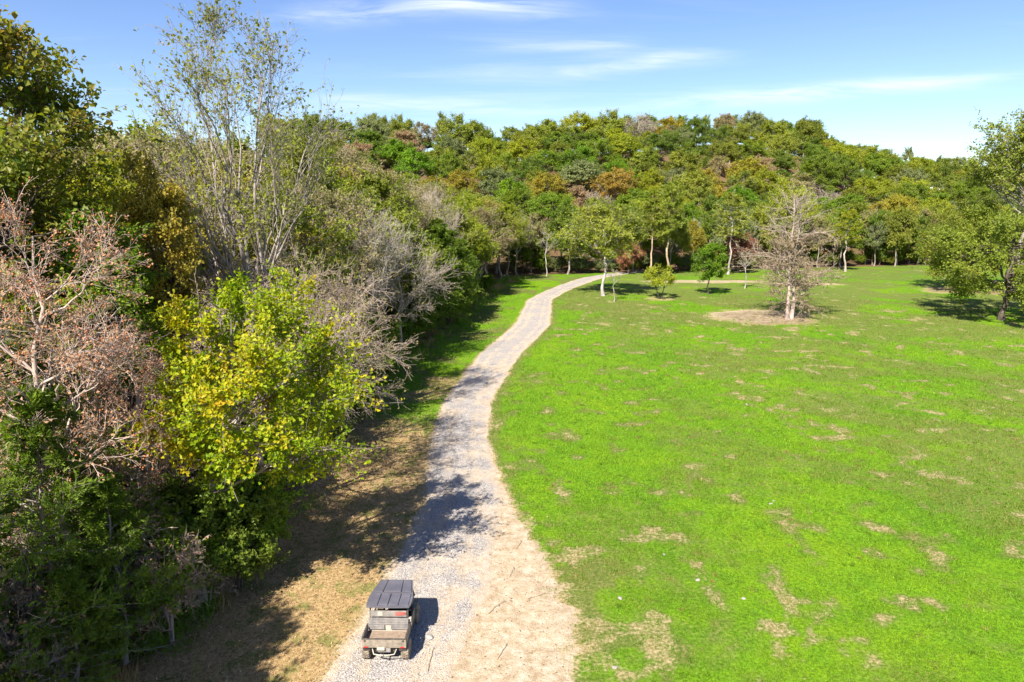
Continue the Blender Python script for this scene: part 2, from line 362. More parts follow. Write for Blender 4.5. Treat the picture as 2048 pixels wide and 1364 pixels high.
R0 = np.random.default_rng(11)
def blades(n, sampler, hmin, hmax, wid, lean, seed):
    """loose triangles standing on the ground; sampler gives x, y and a tone"""
    r = np.random.default_rng(seed)
    x, y, tone, hs, ws = sampler(n, r); n = len(x)
    z = terrain(x, y)
    h = (hmin + (hmax - hmin) * r.random(n)) * hs; w = wid * (0.7 + 0.6 * r.random(n)) * ws
    a = r.random(n) * 2 * np.pi; l = r.normal(0, lean, (n, 2)) * h[:, None]
    V = np.empty((n, 3, 3))
    V[:, 0] = np.stack([x - np.cos(a) * w, y - np.sin(a) * w, z - .01], 1)
    V[:, 1] = np.stack([x + np.cos(a) * w, y + np.sin(a) * w, z - .01], 1)
    V[:, 2] = np.stack([x + l[:, 0], y + l[:, 1], z + h], 1)
    return V.reshape(-1, 3), np.arange(3 * n).reshape(n, 3), tone
def field_sampler(n, r):
    # denser near the foreground; tufts clump
    k = int(n * 2.6)
    d = 17 + (115 - 17) * r.random(k) ** 1.75; a = np.radians(-33 + 75 * r.random(k))
    x = d * np.sin(a); y = d * np.cos(a)
    keep = (np.abs(x - road_c(y)) > road_w(y) + 0.1) & (x > edge_x(y) - 2) & (r.random(k) < 0.25 + 0.75 * ss(.4, .6, fbm(x * 1.1, y * 1.1, 81, 3)))
    b = f_bare(x, y); keep &= r.random(k) > b * 1.05
    x, y = x[keep][:n], y[keep][:n]
    dr = f_dry(x, y); lft = (x < road_c(y)) & (y < 55)
    tone = np.clip(0.74 - 0.42 * dr - 0.30 * lft * dr + 0.16 * (fbm(x * .3, y * .3, 82, 3) - .5) + r.normal(0, .13, len(x)), 0, 1)
    dist = np.hypot(x, y); s = np.clip(dist / 26, 0.8, 2.6)
    return x, y, tone, np.clip(s, .8, 1.5) * (1 - 0.35 * lft), s
V, F, tone = blades(350000, field_sampler, 0.035, 0.12, 0.011, 0.55, 5)
def weed_sampler(n, r):
    c = n // 26; d = 18 + 75 * r.random(c) ** 1.5; a = np.radians(-4 + 44 * r.random(c)); cx, cy_ = d * np.sin(a), d * np.cos(a)
    k = (cx > road_c(cy_) + road_w(cy_) + 1.0 + 4.0 * (cy_ < 32)); cx, cy_ = cx[k], cy_[k]; i = r.integers(0, len(cx), n); rad = .06 + .22 * r.random(len(cx)) ** 2
    x, y = cx[i] + r.normal(0, 1, n) * rad[i], cy_[i] + r.normal(0, 1, n) * rad[i]
    tn = np.where(r.random(len(cx)) < .15, .3, .60)[i] + r.normal(0, .05, n)
    return x, y, np.clip(tn, 0, 1), np.full(n, 1.0), np.clip(np.hypot(x, y) / 30, .8, 2)
V2, F2, tone2 = blades(30000, weed_sampler, .06, .17, .013, .5, 9)
F = np.concatenate([F, F2 + len(V)]); V = np.concatenate([V, V2]); tone = np.concatenate([tone, tone2])
def edge_sampler(n, r):
    y = 15 + 120 * r.random(n) ** 1.35; x = edge_x(y) + r.normal(-.5, .9, n); q = fbm(x * .8, y * .8, 91, 3)
    k = r.random(n) < ss(.40, .62, q); x, y, q = x[k], y[k], q[k]
    return x, y, np.clip(.15 + .75 * ss(.42, .66, fbm(x * .5, y * .5, 92, 2)) + r.normal(0, .12, len(x)), 0, .8), 1.0 + 2.2 * ss(.5, .7, q), np.clip(np.hypot(x, y) / 30, .8, 2.2)
V2, F2, tone2 = blades(34000, edge_sampler, .12, .38, .014, .45, 19)
F = np.concatenate([F, F2 + len(V)]); V = np.concatenate([V, V2]); tone = np.concatenate([tone, tone2])
M_GRASS = leaf_mat("grass_blade", [(0.43, 0.30, 0.15), (0.25, 0.18, 0.065), (0.135, 0.14, 0.025), (0.080, 0.165, 0.009), (0.130, 0.250, 0.007), (0.20, 0.31, 0.010)], 0.25, 0.6, 0.0)
tag(link('grass', mesh_np('grass', V, F, [M_GRASS], tone=tone)), 'short green and straw grass blades of the field', 'grass', kind='stuff')

def octa(x, y, z, s, r, flat=0.6):
    n = len(x); base = np.array([[1, 0, 0], [0, 1, 0], [-1, 0, 0], [0, -1, 0], [0, 0, 1], [0, 0, -1]], float)
    V = base[None] * (0.7 + 0.6 * r.random((n, 6, 1))); V[:, :, 2] *= flat
    a = r.random(n) * 6.283; c, s_ = np.cos(a)[:, None], np.sin(a)[:, None]
    V = np.stack([V[..., 0] * c - V[..., 1] * s_, V[..., 0] * s_ + V[..., 1] * c, V[..., 2]], -1) * s[:, None, None]
    V += np.stack([x, y, z], 1)[:, None]
    f = np.array([[0, 1, 4], [1, 2, 4], [2, 3, 4], [3, 0, 4], [1, 0, 5], [2, 1, 5], [3, 2, 5], [0, 3, 5]])
    F = (np.arange(n)[:, None, None] * 6 + f[None]).reshape(-1, 3)
    return V.reshape(-1, 3), F, 8
r = np.random.default_rng(7); n = 20000
y = 17 + 43 * r.random(n) ** 1.6; u_ = np.clip(r.normal(-0.08, 0.45, n), -1.05, 1.1); x = road_c(y) + u_ * (road_w(y) + .1)
V, F, k = octa(x, y, road_z(x, y) + .004, 0.012 + 0.024 * r.random(n) ** 2.5, r)
m = Mat("gravel_stone"); c = m.ramp(m.attr('tone'), [(0, (0.25, 0.23, 0.225)), (.4, (0.46, 0.425, 0.41)), (.8, (0.61, 0.565, 0.53)), (1, (0.74, 0.69, 0.64))])
M_STONE = m.done(m.principled(m.hsv(c, .5, 1, .70), 0.85, 0.25))
tag(link('gravel', mesh_np('gravel', V, F, [M_STONE], tone=np.repeat(r.random(n), k))), 'loose grey and white gravel stones on the track', 'gravel', kind='stuff')

# fallen leaves and straw along the wood's edge and on the bare shoulder
r = np.random.default_rng(17); n = 34000
y = 14 + 75 * r.random(n) ** 1.5; d = r.normal(0, 2.6, n); x = edge_x(y) + np.where(d < 0, d * 1.6, d * 0.9)
k = 9000; x[:k] = road_c(y[:k]) - road_w(y[:k]) - 6.5 * r.random(k); 
k2 = 500; y[k:k + k2] = 17 + 16 * r.random(k2); x[k:k + k2] = road_c(y[k:k + k2]) + 1.7 + 4.0 * r.random(k2)
z = terrain(x, y) + 0.012 + 0.03 * r.random(n); s = 0.02 + 0.03 * r.random(n)
a = r.random(n) * 6.283; t1 = np.stack([np.cos(a), np.sin(a), r.normal(0, .35, n)], 1); t2 = np.stack([-np.sin(a), np.cos(a), r.normal(0, .35, n)], 1)
C = np.stack([x, y, z], 1); s = s[:, None]
V = np.stack([C - t1 * s, C + t2 * s * .6, C + t1 * s, C - t2 * s * .6], 1).reshape(-1, 3)
M_FALL = leaf_mat("fallen_leaf", [(0.10, 0.055, 0.03), (0.24, 0.12, 0.06), (0.38, 0.22, 0.11), (0.5, 0.36, 0.2)], 0.05, 0.7, 0)
tag(link('fallen_leaves', mesh_np('fallen_leaves', V, np.arange(4 * n).reshape(n, 4), [M_FALL], tone=r.random(n))), 'brown and tan fallen leaves along the edge of the woods', 'leaves', kind='stuff')

# ------------------------------------------------------------------ trees: generators
def norm(v): return v / (np.linalg.norm(v, axis=-1, keepdims=True) + 1e-9)
def tubes(P, R, m):
    N, K, _ = P.shape
    T = norm(np.gradient(P, axis=1))
    ref = np.where(np.abs(T[:, :1, 2:3]) > 0.85, np.array([1., 0, 0]), np.array([0, 0, 1.]))
    U = norm(np.cross(T, np.broadcast_to(ref, T.shape))); Wv = np.cross(T, U)
    a = np.arange(m) * 2 * np.pi / m
    ring = P[:, :, None] + R[:, :, None, None] * (np.cos(a)[:, None] * U[:, :, None] + np.sin(a)[:, None] * Wv[:, :, None])
    n = np.arange(N)[:, None, None] * K * m; k = np.arange(K - 1)[None, :, None] * m; j = np.arange(m)[None, None]
    j2 = (j + 1) % m
    F = np.stack([n + k + j, n + k + j2, n + k + m + j2, n + k + m + j], -1).reshape(-1, 4)
    return ring.reshape(-1, 3), F
def grow(P, R, n, t0, t1, ang, L, K, wob, up, rr, r, taper=0.3, flat=0.0):
    N, k, _ = P.shape
    pi = np.repeat(np.arange(N), n)
    t = (t0 + (t1 - t0) * (np.tile((np.arange(n) + .5) / n, N) + (r.random(N * n) - .5) / n)).clip(0, .999) * (k - 1)
    i = t.astype(int); f = (t - i)[:, None]
    A, B = P[pi, i], P[pi, i + 1]; S = A + (B - A) * f; T = norm(B - A)
    rad = R[pi, i] * (1 - f[:, 0]) + R[pi, i + 1] * f[:, 0]
    q = r.normal(size=S.shape)
    if flat: q = q * np.array([1, 1, 1 - flat])
    q = norm(q - T * (q * T).sum(1, keepdims=True))
    a = (ang + r.normal(0, .22, len(S)))[:, None]
    D = norm(T * np.cos(a) + q * np.sin(a))
    ln = (L if np.ndim(L) else np.full(len(S), L)) * (0.55 + 0.9 * r.random(len(S)))
    st = (ln / (K - 1))[:, None]; pts = [S]
    for _ in range(K - 1):
        D = norm(D + wob * r.normal(size=S.shape) + np.array([0, 0, up])); S = S + D * st; pts.append(S)
    return np.stack(pts, 1), (rad * rr)[:, None] * np.linspace(1, taper, K)[None], pi
def leaves(P, n, size, el, r, upb=0.6, follow=0.3, t0=0.15, jit=0.5, clump=None, droop=0.0, spread=0.55, cen=None):
    N, K, _ = P.shape
    pi = r.integers(0, N, n); t = (t0 + (1.0 - t0) * r.random(n)).clip(0, .999) * (K - 1)
    i = t.astype(int); f = (t - i)[:, None]
    A, B = P[pi, i], P[pi, i + 1]; T = norm(B - A)
    s = size * (0.6 + 0.8 * r.random(n))[:, None]
    C = A + (B - A) * f + r.normal(size=(n, 3)) * s * jit
    d = norm(T * follow + r.normal(size=(n, 3)) * (1 - follow) - np.array([0, 0, droop]))
    out = norm((C - cen) * np.array([1, 1, .8])) if cen is not None else 0
    nr = r.normal(size=(n, 3)) * 0.45 + out * 0.75 + np.array([0, 0, upb * 0.45])
    sd = norm(np.cross(nr, d)); nr = np.cross(d, sd)
    w = s / el * 0.5
    fold = w * 0.45 * nr
    V = np.stack([C, C + d * s * spread + sd * w + fold, C + d * s, C + d * s * spread - sd * w + fold], 1).reshape(-1, 3)
    tw = r.random(N) if clump is None else clump
    tone = np.clip(0.62 * tw[pi] + 0.38 * r.random(n), 0, 1)
    return V, np.arange(4 * n).reshape(n, 4), tone
class Parts:
    def __init__(s): s.V, s.F, s.m, s.t, s.n = [], [], [], [], 0
    def add(s, V, F, mi=0, tone=None):
        s.V.append(V); s.F.append(F + s.n); s.n += len(V); s.m.append(np.full(len(F), mi)); s.t.append(np.full(len(F), .5) if tone is None else tone)
    def mesh(s, name, mats):
        if not s.V: return None
        mi = np.concatenate(s.m)
        return mesh_np(name, np.concatenate(s.V), np.concatenate(s.F), mats, tone=np.concatenate(s.t), midx=mi, smooth=(mi == len(mats) - 1))
def bez(S, C, E, K):
    t = np.linspace(0, 1, K)[None, :, None]
    return (1 - t) ** 2 * S[:, None] + 2 * t * (1 - t) * C[:, None] + t ** 2 * E[:, None]
def wobble(P, amp, r):
    N, K, _ = P.shape; n = np.cumsum(r.normal(size=P.shape), 1); t = np.linspace(0, 1, K)[None, :, None]
    n = n - n[:, :1] - (n[:, -1:] - n[:, :1]) * t
    L = np.linalg.norm(P[:, -1] - P[:, 0], axis=1)[:, None, None]
    return P + n * amp * L / math.sqrt(K)
def lowfreq(P, r, s=0.35):
    c = P[:, -1]; a, b = r.random(2) * 50
    v = fbm(c[:, 0] * s + a + c[:, 2] * s * .7, c[:, 1] * s + b - c[:, 2] * s * .6, int(r.integers(1, 999)), 2)
    return np.clip(0.5 + (v - .5) * 1.6 + r.normal(0, .18, len(c)), 0, 1)

def broadleaf(seed, H, rx, zb, mats, nl=14, nb=7, nt=5, nlf=8000, leaf=.3, el=1.5, lobe=.42, tr=None, off=(0, 0), rise=.7, top=.86,
              twl=.16, shell=(.5, 1.0), upb=.6, follow=.3, nt2=0, tw_up=.08, stems=1, ry=1.0, limb_wob=.06, sides=(7, 4, 3), zlow=-.7, jit=.5, twr=.5, droop=0.0, minr=0.006, fruit=0, lim0=.28):
    r = np.random.default_rng(seed); tr = tr or H * .013
    zc, rz = (H + zb) / 2, (H - zb) / 2
    k = np.arange(nl); zz = zlow + (1 - zlow) * (k + .5) / nl; ph = k * 2.39996 + r.random() * 6
    dirs = np.stack([np.cos(ph) * np.sqrt(1 - zz ** 2), np.sin(ph) * np.sqrt(1 - zz ** 2), zz], 1); dirs = norm(dirs + r.normal(0, .16, dirs.shape))
    ext = np.array([rx, rx * ry, rz])
    cen = np.array([off[0], off[1], zc])
    lc = cen + dirs * ext * (1 - lobe) * (.72 + .42 * r.random((nl, 1)))
    lr = lobe * min(rx, rz * 1.3) * (.75 + .55 * r.random(nl))
    # trunk(s)
    base = np.stack([r.normal(0, tr * 1.6, stems) * (stems > 1), r.normal(0, tr * 1.6, stems) * (stems > 1), np.full(stems, -.15)], 1)
    tip = np.stack([np.full(stems, off[0] * .75), np.full(stems, off[1] * .75), np.full(stems, H * top)], 1)
    if stems > 1:
        aa = np.arange(stems) * 6.283 / stems + r.random() * 6; tip[:, 0] += np.cos(aa) * rx * .45; tip[:, 1] += np.sin(aa) * rx * .45
    TP = wobble(bez(base, (base + tip) / 2 * np.array([.35, .35, 1.0]), tip, 12), .05, r)
    tp = np.linspace(0, 1, 12); TR = np.tile(tr * (1 - (.82 if stems == 1 else .95) * tp) * (1 + .55 * np.exp(-tp * 22)), (stems, 1)) / (1 if stems == 1 else 1.25)
    # limbs
    hd = np.hypot(lc[:, 0] - off[0] * .5, lc[:, 1] - off[1] * .5)
    zs = np.clip(lc[:, 2] - hd * rise * (.7 + .6 * r.random(nl)) - .04 * H, H * lim0 * (.8 + .4 * r.random(nl)), H * top * .97)
    tt = np.clip((zs + .15) / (H * top + .15), 0, .999) * 11; i = tt.astype(int); f = (tt - i)[:, None]
    si = np.array([int(np.argmin(np.hypot(*(tip[:, :2] - c[:2]).T))) for c in lc])
    LS = TP[si, i] * (1 - f) + TP[si, np.minimum(i + 1, 11)] * f; r_at = TR[si, i]
    d0 = np.linalg.norm(lc - LS, axis=1)[:, None]
    LCt = LS + (lc - LS) * np.array([.55, .55, .42]) + np.array([0, 0, -.02]) * d0
    LP = wobble(bez(LS, LCt, lc, 8), limb_wob, r); LR = np.minimum(r_at * .62, .02 + d0[:, 0] * .014)[:, None] * np.linspace(1, .3, 8)[None]
    # branches to the skin of each lobe
    pi = np.repeat(np.arange(nl), nb); N = len(pi)
    t = (.35 + .65 * r.random(N)).clip(0, .999) * 7; i = t.astype(int); f = (t - i)[:, None]
    BS = LP[pi, i] * (1 - f) + LP[pi, i + 1] * f
    bd = norm(r.normal(size=(N, 3)) + .75 * dirs[pi] + np.array([0, 0, .15]))
    BE = lc[pi] + bd * (lr[pi] * (shell[0] + (shell[1] - shell[0]) * r.random(N)))[:, None] * np.array([1, 1, .85])
    BC = BS + (BE - BS) * .5 + np.array([0, 0, .1 - droop * .3]) * np.linalg.norm(BE - BS, axis=1)[:, None]
    BP = wobble(bez(BS, BC, BE, 6), limb_wob * 1.3, r); BR = np.maximum((LR[pi, i] * .6)[:, None] * np.linspace(1, .25, 6)[None], minr)
    bl = np.linalg.norm(BE - BS, axis=1)
    GP, GR, gi = grow(BP, BR, nt, .25, 1.0, .75, np.repeat(np.maximum(bl * .45, twl * rx * .6), nt), 4, .12, tw_up - droop * .2, .55, r); GR = np.maximum(GR, minr * .8)
    wood = Parts(); crown = Parts()
    V, F = tubes(TP, TR, sides[0]); wood.add(V, F)
    V, F = tubes(LP, np.maximum(LR, minr), sides[1]); wood.add(V, F)
    V, F = tubes(BP, BR, sides[2]); crown.add(V, F, 1)
    tips = GP
    V, F = tubes(GP, GR, 3); crown.add(V, F, 1)
    if nt2:
        HP, HR, hi = grow(GP, GR, nt2, .2, 1.0, .7, twl * rx * .5, 3, .12, tw_up, .6, r); HR = np.maximum(HR, minr * .65)
        V, F = tubes(HP, HR, 3); crown.add(V, F, 1)
        tips = np.concatenate([np.concatenate([HP, HP[:, -1:] + (HP[:, -1:] - HP[:, -2:-1]) * .2], 1), GP])
    if nlf:
        V, F, tn = leaves(tips, nlf, leaf, el, r, upb, follow, jit=jit, clump=lowfreq(tips, r), droop=droop, cen=cen - np.array([0, 0, rz * .25])); crown.add(V, F, 0, tn)
    out = {'trunk': wood.mesh('trunk', [mats[1]]), 'crown': crown.mesh('crown', [mats[0], mats[1]]), 'H': H}
    if fruit:
        q = r.integers(0, len(tips), fruit); p = tips[q, -1] + r.normal(0, .06, (fruit, 3))
        V, F, kk = octa(p[:, 0], p[:, 1], p[:, 2], .022 + .016 * r.random(fruit), r, 1.0)
        out['fruit'] = mesh_np('fruit', V, F, [mats[2]], tone=np.repeat(r.random(fruit), kk), smooth=True)
    return out

def conifer(seed, H, R, zb, mats, prof, nbr=70, nt=9, nt2=3, nlf=9000, leaf=.28, el=3.0, elev=.25, curve=-.05, tr=None, upb=.5, sides=(7, 4, 3), jit=.25, minr=.006, lean=(0, 0), wob=.10, top=1.0, forks=1, twl=.34, flat=.6, leaf_t=(0, 1), r_rand=.35):
    r = np.random.default_rng(seed); tr = tr or H * .014
    base = np.zeros((forks, 3)); base[:, 2] = -.15
    if forks > 1: base[:, 0] = np.linspace(-.3, .3, forks) * tr * 3
    tip = np.zeros((forks, 3)); tip[:, 0] = lean[0] + np.linspace(-1, 1, forks) * (.12 * R if forks > 1 else 0); tip[:, 1] = lean[1]; tip[:, 2] = H * top * (1 - .06 * np.arange(forks))
    TP = wobble(bez(base, (base + tip) / 2, tip, 14), .03, r); tp = np.linspace(0, 1, 14); TR = np.tile(tr * (1 - .9 * tp) * (1 + .5 * np.exp(-tp * 24)), (forks, 1))
    t = zb / H + (1 - zb / H) * (np.arange(nbr) + r.random(nbr)) / nbr; t = np.clip(t, 0, .995)
    q = (t - zb / H) / (1 - zb / H)
    ln = R * np.interp(q, prof[0], prof[1]) * (1 - r_rand + 2 * r_rand * r.random(nbr))
    tt = t * 13; i = np.minimum(tt.astype(int), 12); f = (tt - i)[:, None]; si = r.integers(0, forks, nbr)
    S = TP[si, i] * (1 - f) + TP[si, i + 1] * f
    ph = np.arange(nbr) * 2.39996 + r.normal(0, .3, nbr); e = elev + .5 * q ** 2 + r.normal(0, .15, nbr)
    D = np.stack([np.cos(ph) * np.cos(e), np.sin(ph) * np.cos(e), np.sin(e)], 1)
    K = 7; pts = [S]; st = (ln / (K - 1))[:, None]
    for _ in range(K - 1):
        D = norm(D + wob * r.normal(size=S.shape) + np.array([0, 0, curve])); S = S + D * st; pts.append(S)
    BP = np.stack(pts, 1); BR = np.maximum(np.minimum(TR[si, i] * .5, .012 + ln * .011)[:, None] * np.linspace(1, .25, K)[None], minr)
    GP, GR, gi = grow(BP, BR, nt, .12, 1.0, .7, np.repeat(np.maximum(ln * twl, .25), nt), 4, .12, .02, .55, r, flat=flat); GR = np.maximum(GR, minr * .8)
    wood = Parts(); crown = Parts()
    V, F = tubes(TP, TR, sides[0]); wood.add(V, F)
    V, F = tubes(BP, BR, sides[1]); crown.add(V, F, 1)
    V, F = tubes(GP, GR, 3); crown.add(V, F, 1)
    tips = GP
    if nt2:
        HP, HR, hi = grow(GP, GR, nt2, .15, 1.0, .65, np.repeat(np.maximum(np.repeat(ln, nt) * twl * .38, .15), nt2), 3, .12, .0, .6, r, flat=flat); HR = np.maximum(HR, minr * .65)
        V, F = tubes(HP, HR, 3); crown.add(V, F, 1)
        tips = np.concatenate([np.concatenate([HP, HP[:, -1:] + (HP[:, -1:] - HP[:, -2:-1]) * .2], 1), GP])
    zt = tips[:, -1, 2] / H
    lt = tips[(zt >= leaf_t[0]) & (zt <= leaf_t[1])]
    if nlf and len(lt):
        V, F, tn = leaves(lt, nlf, leaf, el, r, upb, .72, jit=jit, t0=0.0, clump=lowfreq(lt, r), spread=.45, cen=np.array([0, 0, H * .4])); crown.add(V, F, 0, tn)
    return {'trunk': wood.mesh('trunk', [mats[1]]), 'crown': crown.mesh('crown', [mats[0], mats[1]]), 'H': H}

def plant(name, pr, x, y, h, label, cat='tree', group=None, leaf=None, bark=None, rz=None, wide=1.0, z=None, tilt=(0, 0)):
    s = h / pr['H']
    e = empty(name, (x, y, (tz(x, y) if z is None else z) - 0.03), 0, (s * wide, s * wide, s))
    e.rotation_euler = (tilt[0], tilt[1], RR.random() * 6.283 if rz is None else rz)
    tag(e, label, cat, group)
    for part in ('trunk', 'crown', 'fruit'):
        if pr.get(part) is None: continue
        o = link(part, pr[part], e)
        if part == 'fruit': o['kind'] = 'stuff'
        if part == 'crown' and leaf is not None: o.material_slots[0].link = 'OBJECT'; o.material_slots[0].material = leaf
        if bark is not None and part != 'fruit':
            k = len(o.material_slots) - 1; o.material_slots[k].link = 'OBJECT'; o.material_slots[k].material = bark
    return e
RR = random.Random(5)

# ------------------------------------------------------------------ foliage and bark colours
L = {
 'dark':   leaf_mat('leaf_dark_green', [(.070, .110, .015), (.120, .175, .019), (.185, .240, .027)]),
 'green':  leaf_mat('leaf_green', [(0.095, 0.15, 0.014), (0.155, 0.225, 0.018), (0.22, 0.29, 0.026)]),
 'olive':  leaf_mat('leaf_olive', [(0.13, 0.168, 0.02), (0.21, 0.245, 0.03), (0.295, 0.315, 0.045)]),
 'lime':   leaf_mat('leaf_yellow_green', [(0.16, 0.2, 0.015), (0.25, 0.288, 0.02), (0.345, 0.355, 0.028)]),
 'bright': leaf_mat('leaf_bright_green', [(0.085, 0.165, 0.01), (0.14, 0.24, 0.012), (0.2, 0.31, 0.016)]),
 'gold':   leaf_mat('leaf_gold', [(0.19, 0.185, 0.022), (0.29, 0.255, 0.03), (0.39, 0.305, 0.04)]),
 'orange': leaf_mat('leaf_orange', [(0.22, 0.19, 0.03), (0.32, 0.245, 0.04), (0.4, 0.27, 0.05)]),
 'rust':   leaf_mat('leaf_rust', [(0.27, 0.205, 0.11), (0.37, 0.265, 0.15), (0.46, 0.33, 0.195)]),
 'tan':    leaf_mat('leaf_tan', [(0.165, 0.17, 0.05), (0.28, 0.245, 0.095), (0.39, 0.31, 0.155)]),
 'red':    leaf_mat('leaf_red', [(0.23, 0.1, 0.06), (0.34, 0.15, 0.095), (0.43, 0.215, 0.14)]),
 'sage':   leaf_mat('leaf_sage', [(0.13, 0.16, 0.06), (0.19, 0.22, 0.08), (0.25, 0.27, 0.11)]),
 'maple':  leaf_mat('leaf_maple', [(.125, .215, .006), (.200, .275, .006), (.295, .320, .007), (.385, .325, .010), (.470, .290, .015)], .42),
 'oak':    leaf_mat('leaf_oak', [(.060, .100, .012), (.120, .155, .018), (.190, .190, .026), (.250, .160, .040)]),
 'cedar':  leaf_mat('leaf_cedar', [(.080, .125, .016), (.140, .205, .021), (.215, .285, .030)], .42),
 'cedarolive': leaf_mat('leaf_cedar_olive', [(.130, .170, .020), (.220, .260, .028), (.310, .330, .042)], .42),
 'cedardead': leaf_mat('leaf_cedar_dying', [(0.2, 0.155, 0.085), (0.3, 0.22, 0.13), (0.38, 0.29, 0.18)], .15),
 'persimmon': leaf_mat('leaf_persimmon', [(0.19, 0.14, 0.06), (0.33, 0.19, 0.11), (0.42, 0.23, 0.14)], .2),
}
B_GREY = bark_mat('bark_grey', (.17, .14, .115), (.36, .31, .27))
B_PALE = bark_mat('bark_pale', (.27, .215, .18), (.50, .42, .365))
B_DARK = bark_mat('bark_dark', (.05, .038, .030), (.15, .12, .095))
B_PINK = bark_mat('bark_pinkish', (.27, .20, .165), (.50, .395, .335))
B_TAUPE = bark_mat('bark_taupe', (.22, .165, .135), (.47, .375, .315))
B_TAN = bark_mat('bark_tan', (.30, .20, .12), (.55, .42, .29))
B_WHITE = bark_mat('bark_silver', (.28, .24, .215), (.48, .43, .39))
m = Mat('persimmon_fruit'); M_FRUIT = m.done(m.principled(m.ramp(m.attr('tone'), [(0, (.34, .10, .035)), (1, (.58, .21, .07))]), .45, .4))

# ------------------------------------------------------------------ tree prototypes
HILL = [broadleaf(100 + i, 15, [5.6, 6.2, 5.0, 5.8][i], [1.2, 1.5, .9, 1.6][i], [L['green'], B_GREY], nl=[22, 26, 20, 30][i], nb=5, nt=4, nlf=14500, leaf=.32, lobe=[.36, .31, .40, .28][i], upb=.7, minr=.02, sides=(6, 3, 3), zlow=-.45, jit=.7) for i in range(4)]
HILL_AIRY = [broadleaf(120 + i, 16, [4.4, 3.6][i], [1.6, 1.4][i], [L['olive'], B_GREY], nl=18, nb=6, nt=5, nlf=6500, leaf=.32, lobe=.36, upb=.6, minr=.022, sides=(6, 3, 3), zlow=-.6, rise=1.2) for i in range(2)]
HILL_BARE = broadleaf(130, 14, 4.6, 2.5, [L['tan'], B_PALE], nl=15, nb=7, nt=6, nt2=3, nlf=500, leaf=.3, lobe=.42, minr=.024, sides=(6, 3, 3), rise=1.1, tw_up=.12)
HILL_CEDAR = conifer(140, 12, 3.0, .6, [L['cedar'], B_DARK], ([0, .15, .5, 1], [.75, 1, .75, .12]), nbr=60, nt=5, nt2=0, nlf=5200, leaf=.48, el=2.6, minr=.02, sides=(5, 3, 3))

MID_TAN = broadleaf(201, 15, 4.4, 3.5, [L['tan'], B_PINK], nl=18, nb=8, nt=5, nt2=3, nlf=12500, leaf=.19, lobe=.36, rise=1.2, zlow=-.6, minr=.012, tw_up=.12)
MID_OLIVE = broadleaf(202, 15, 4.6, 3.0, [L['olive'], B_GREY], nl=18, nb=8, nt=5, nt2=0, nlf=20000, leaf=.22, lobe=.38, rise=1.0, zlow=-.6, minr=.010)
MID_BARE = [broadleaf(203 + i, 14, [4.2, 4.8][i], [3.0, 2.2][i], [L['tan'], B_PALE], nl=16, nb=8, nt=6, nt2=4, nlf=1100, leaf=.16, lobe=.4, rise=[1.3, .9][i], minr=.011, tw_up=[.16, .05][i], off=[(0, 0), (1.3, -.5)][i], limb_wob=.09, zlow=-.6) for i in range(2)]
MID_DARK = broadleaf(206, 10, 3.6, .6, [L['dark'], B_DARK], nl=18, nb=7, nt=5, nlf=21000, leaf=.20, lobe=.40, minr=.01, zlow=-.9)
MID_CEDAR = conifer(207, 12, 2.7, 1.6, [L['cedar'], B_DARK], ([0, .2, .6, 1], [.8, 1, .7, .1]), nbr=80, nt=7, nt2=2, nlf=15000, leaf=.27, el=3.0, minr=.01, elev=.15)

MAPLE = broadleaf(301, 13.2, 4.1, 4.6, [L['maple'], B_GREY], nl=27, nb=8, nt=6, nlf=33000, leaf=.14, el=1.3, lobe=.27, off=(2.9, -.6), rise=.55, upb=.9, minr=.007, zlow=-.8, jit=.8, tr=.17, lim0=.2, ry=.95)
POPLAR = broadleaf(302, 26.5, 5.3, 9.5, [L['olive'], B_GREY], nl=22, nb=8, nt=6, nt2=3, nlf=5200, leaf=.17, el=1.2, lobe=.30, rise=1.8, stems=3, top=.84, minr=.011, tw_up=.15, zlow=-.85, tr=.26, limb_wob=.05, lim0=.3)
PERS = broadleaf(303, 16.5, 3.7, 4.5, [L['persimmon'], B_PINK, M_FRUIT], nl=20, nb=8, nt=6, nt2=3, nlf=8500, leaf=.10, lobe=.36, rise=.9, minr=.0085, tw_up=.0, droop=.15, fruit=1300, zlow=-.8, tr=.16, limb_wob=.09)
OAK = broadleaf(304, 22.5, 4.8, 8, [L['oak'], B_DARK], nl=22, nb=8, nt=5, nlf=21000, leaf=.24, el=1.5, lobe=.32, rise=1.2, minr=.01, zlow=-.7, jit=.7)
COLUMN = broadleaf(305, 20, 2.6, 4, [L['green'], B_DARK], nl=24, nb=7, nt=5, nlf=20000, leaf=.19, lobe=.46, rise=1.2, minr=.01, zlow=-.9, tr=.2)
SWEEP = [broadleaf(306 + i, 13, 5.4, 2.0, [L['tan'], B_PINK], nl=20, nb=9, nt=6, nt2=4, nlf=5500, leaf=.12, lobe=.36, rise=.35, minr=.0085, tw_up=.03, off=[(1.8, -1.2), (1.2, -1.6)][i], limb_wob=.13, zlow=-.8, tr=.17, lim0=.2) for i in range(2)]
NCEDAR = [conifer(310 + i, 9, [2.5, 2.1][i], [1.4, .5][i], [L['cedar'], B_GREY], ([0, .15, .5, 1], [.7, 1, .8, .12]), nbr=[64, 56][i], nt=9, nt2=4, nlf=32000, leaf=.15, el=3.2, minr=.006, elev=.1, curve=.02, tr=.13) for i in range(2)]
SHRUB = broadleaf(313, 4.6, 2.2, .2, [L['green'], B_DARK], nl=16, nb=8, nt=5, nlf=15000, leaf=.13, el=1.4, lobe=.42, stems=3, tr=.05, rise=.9, minr=.006, zlow=-.8, lim0=.1)
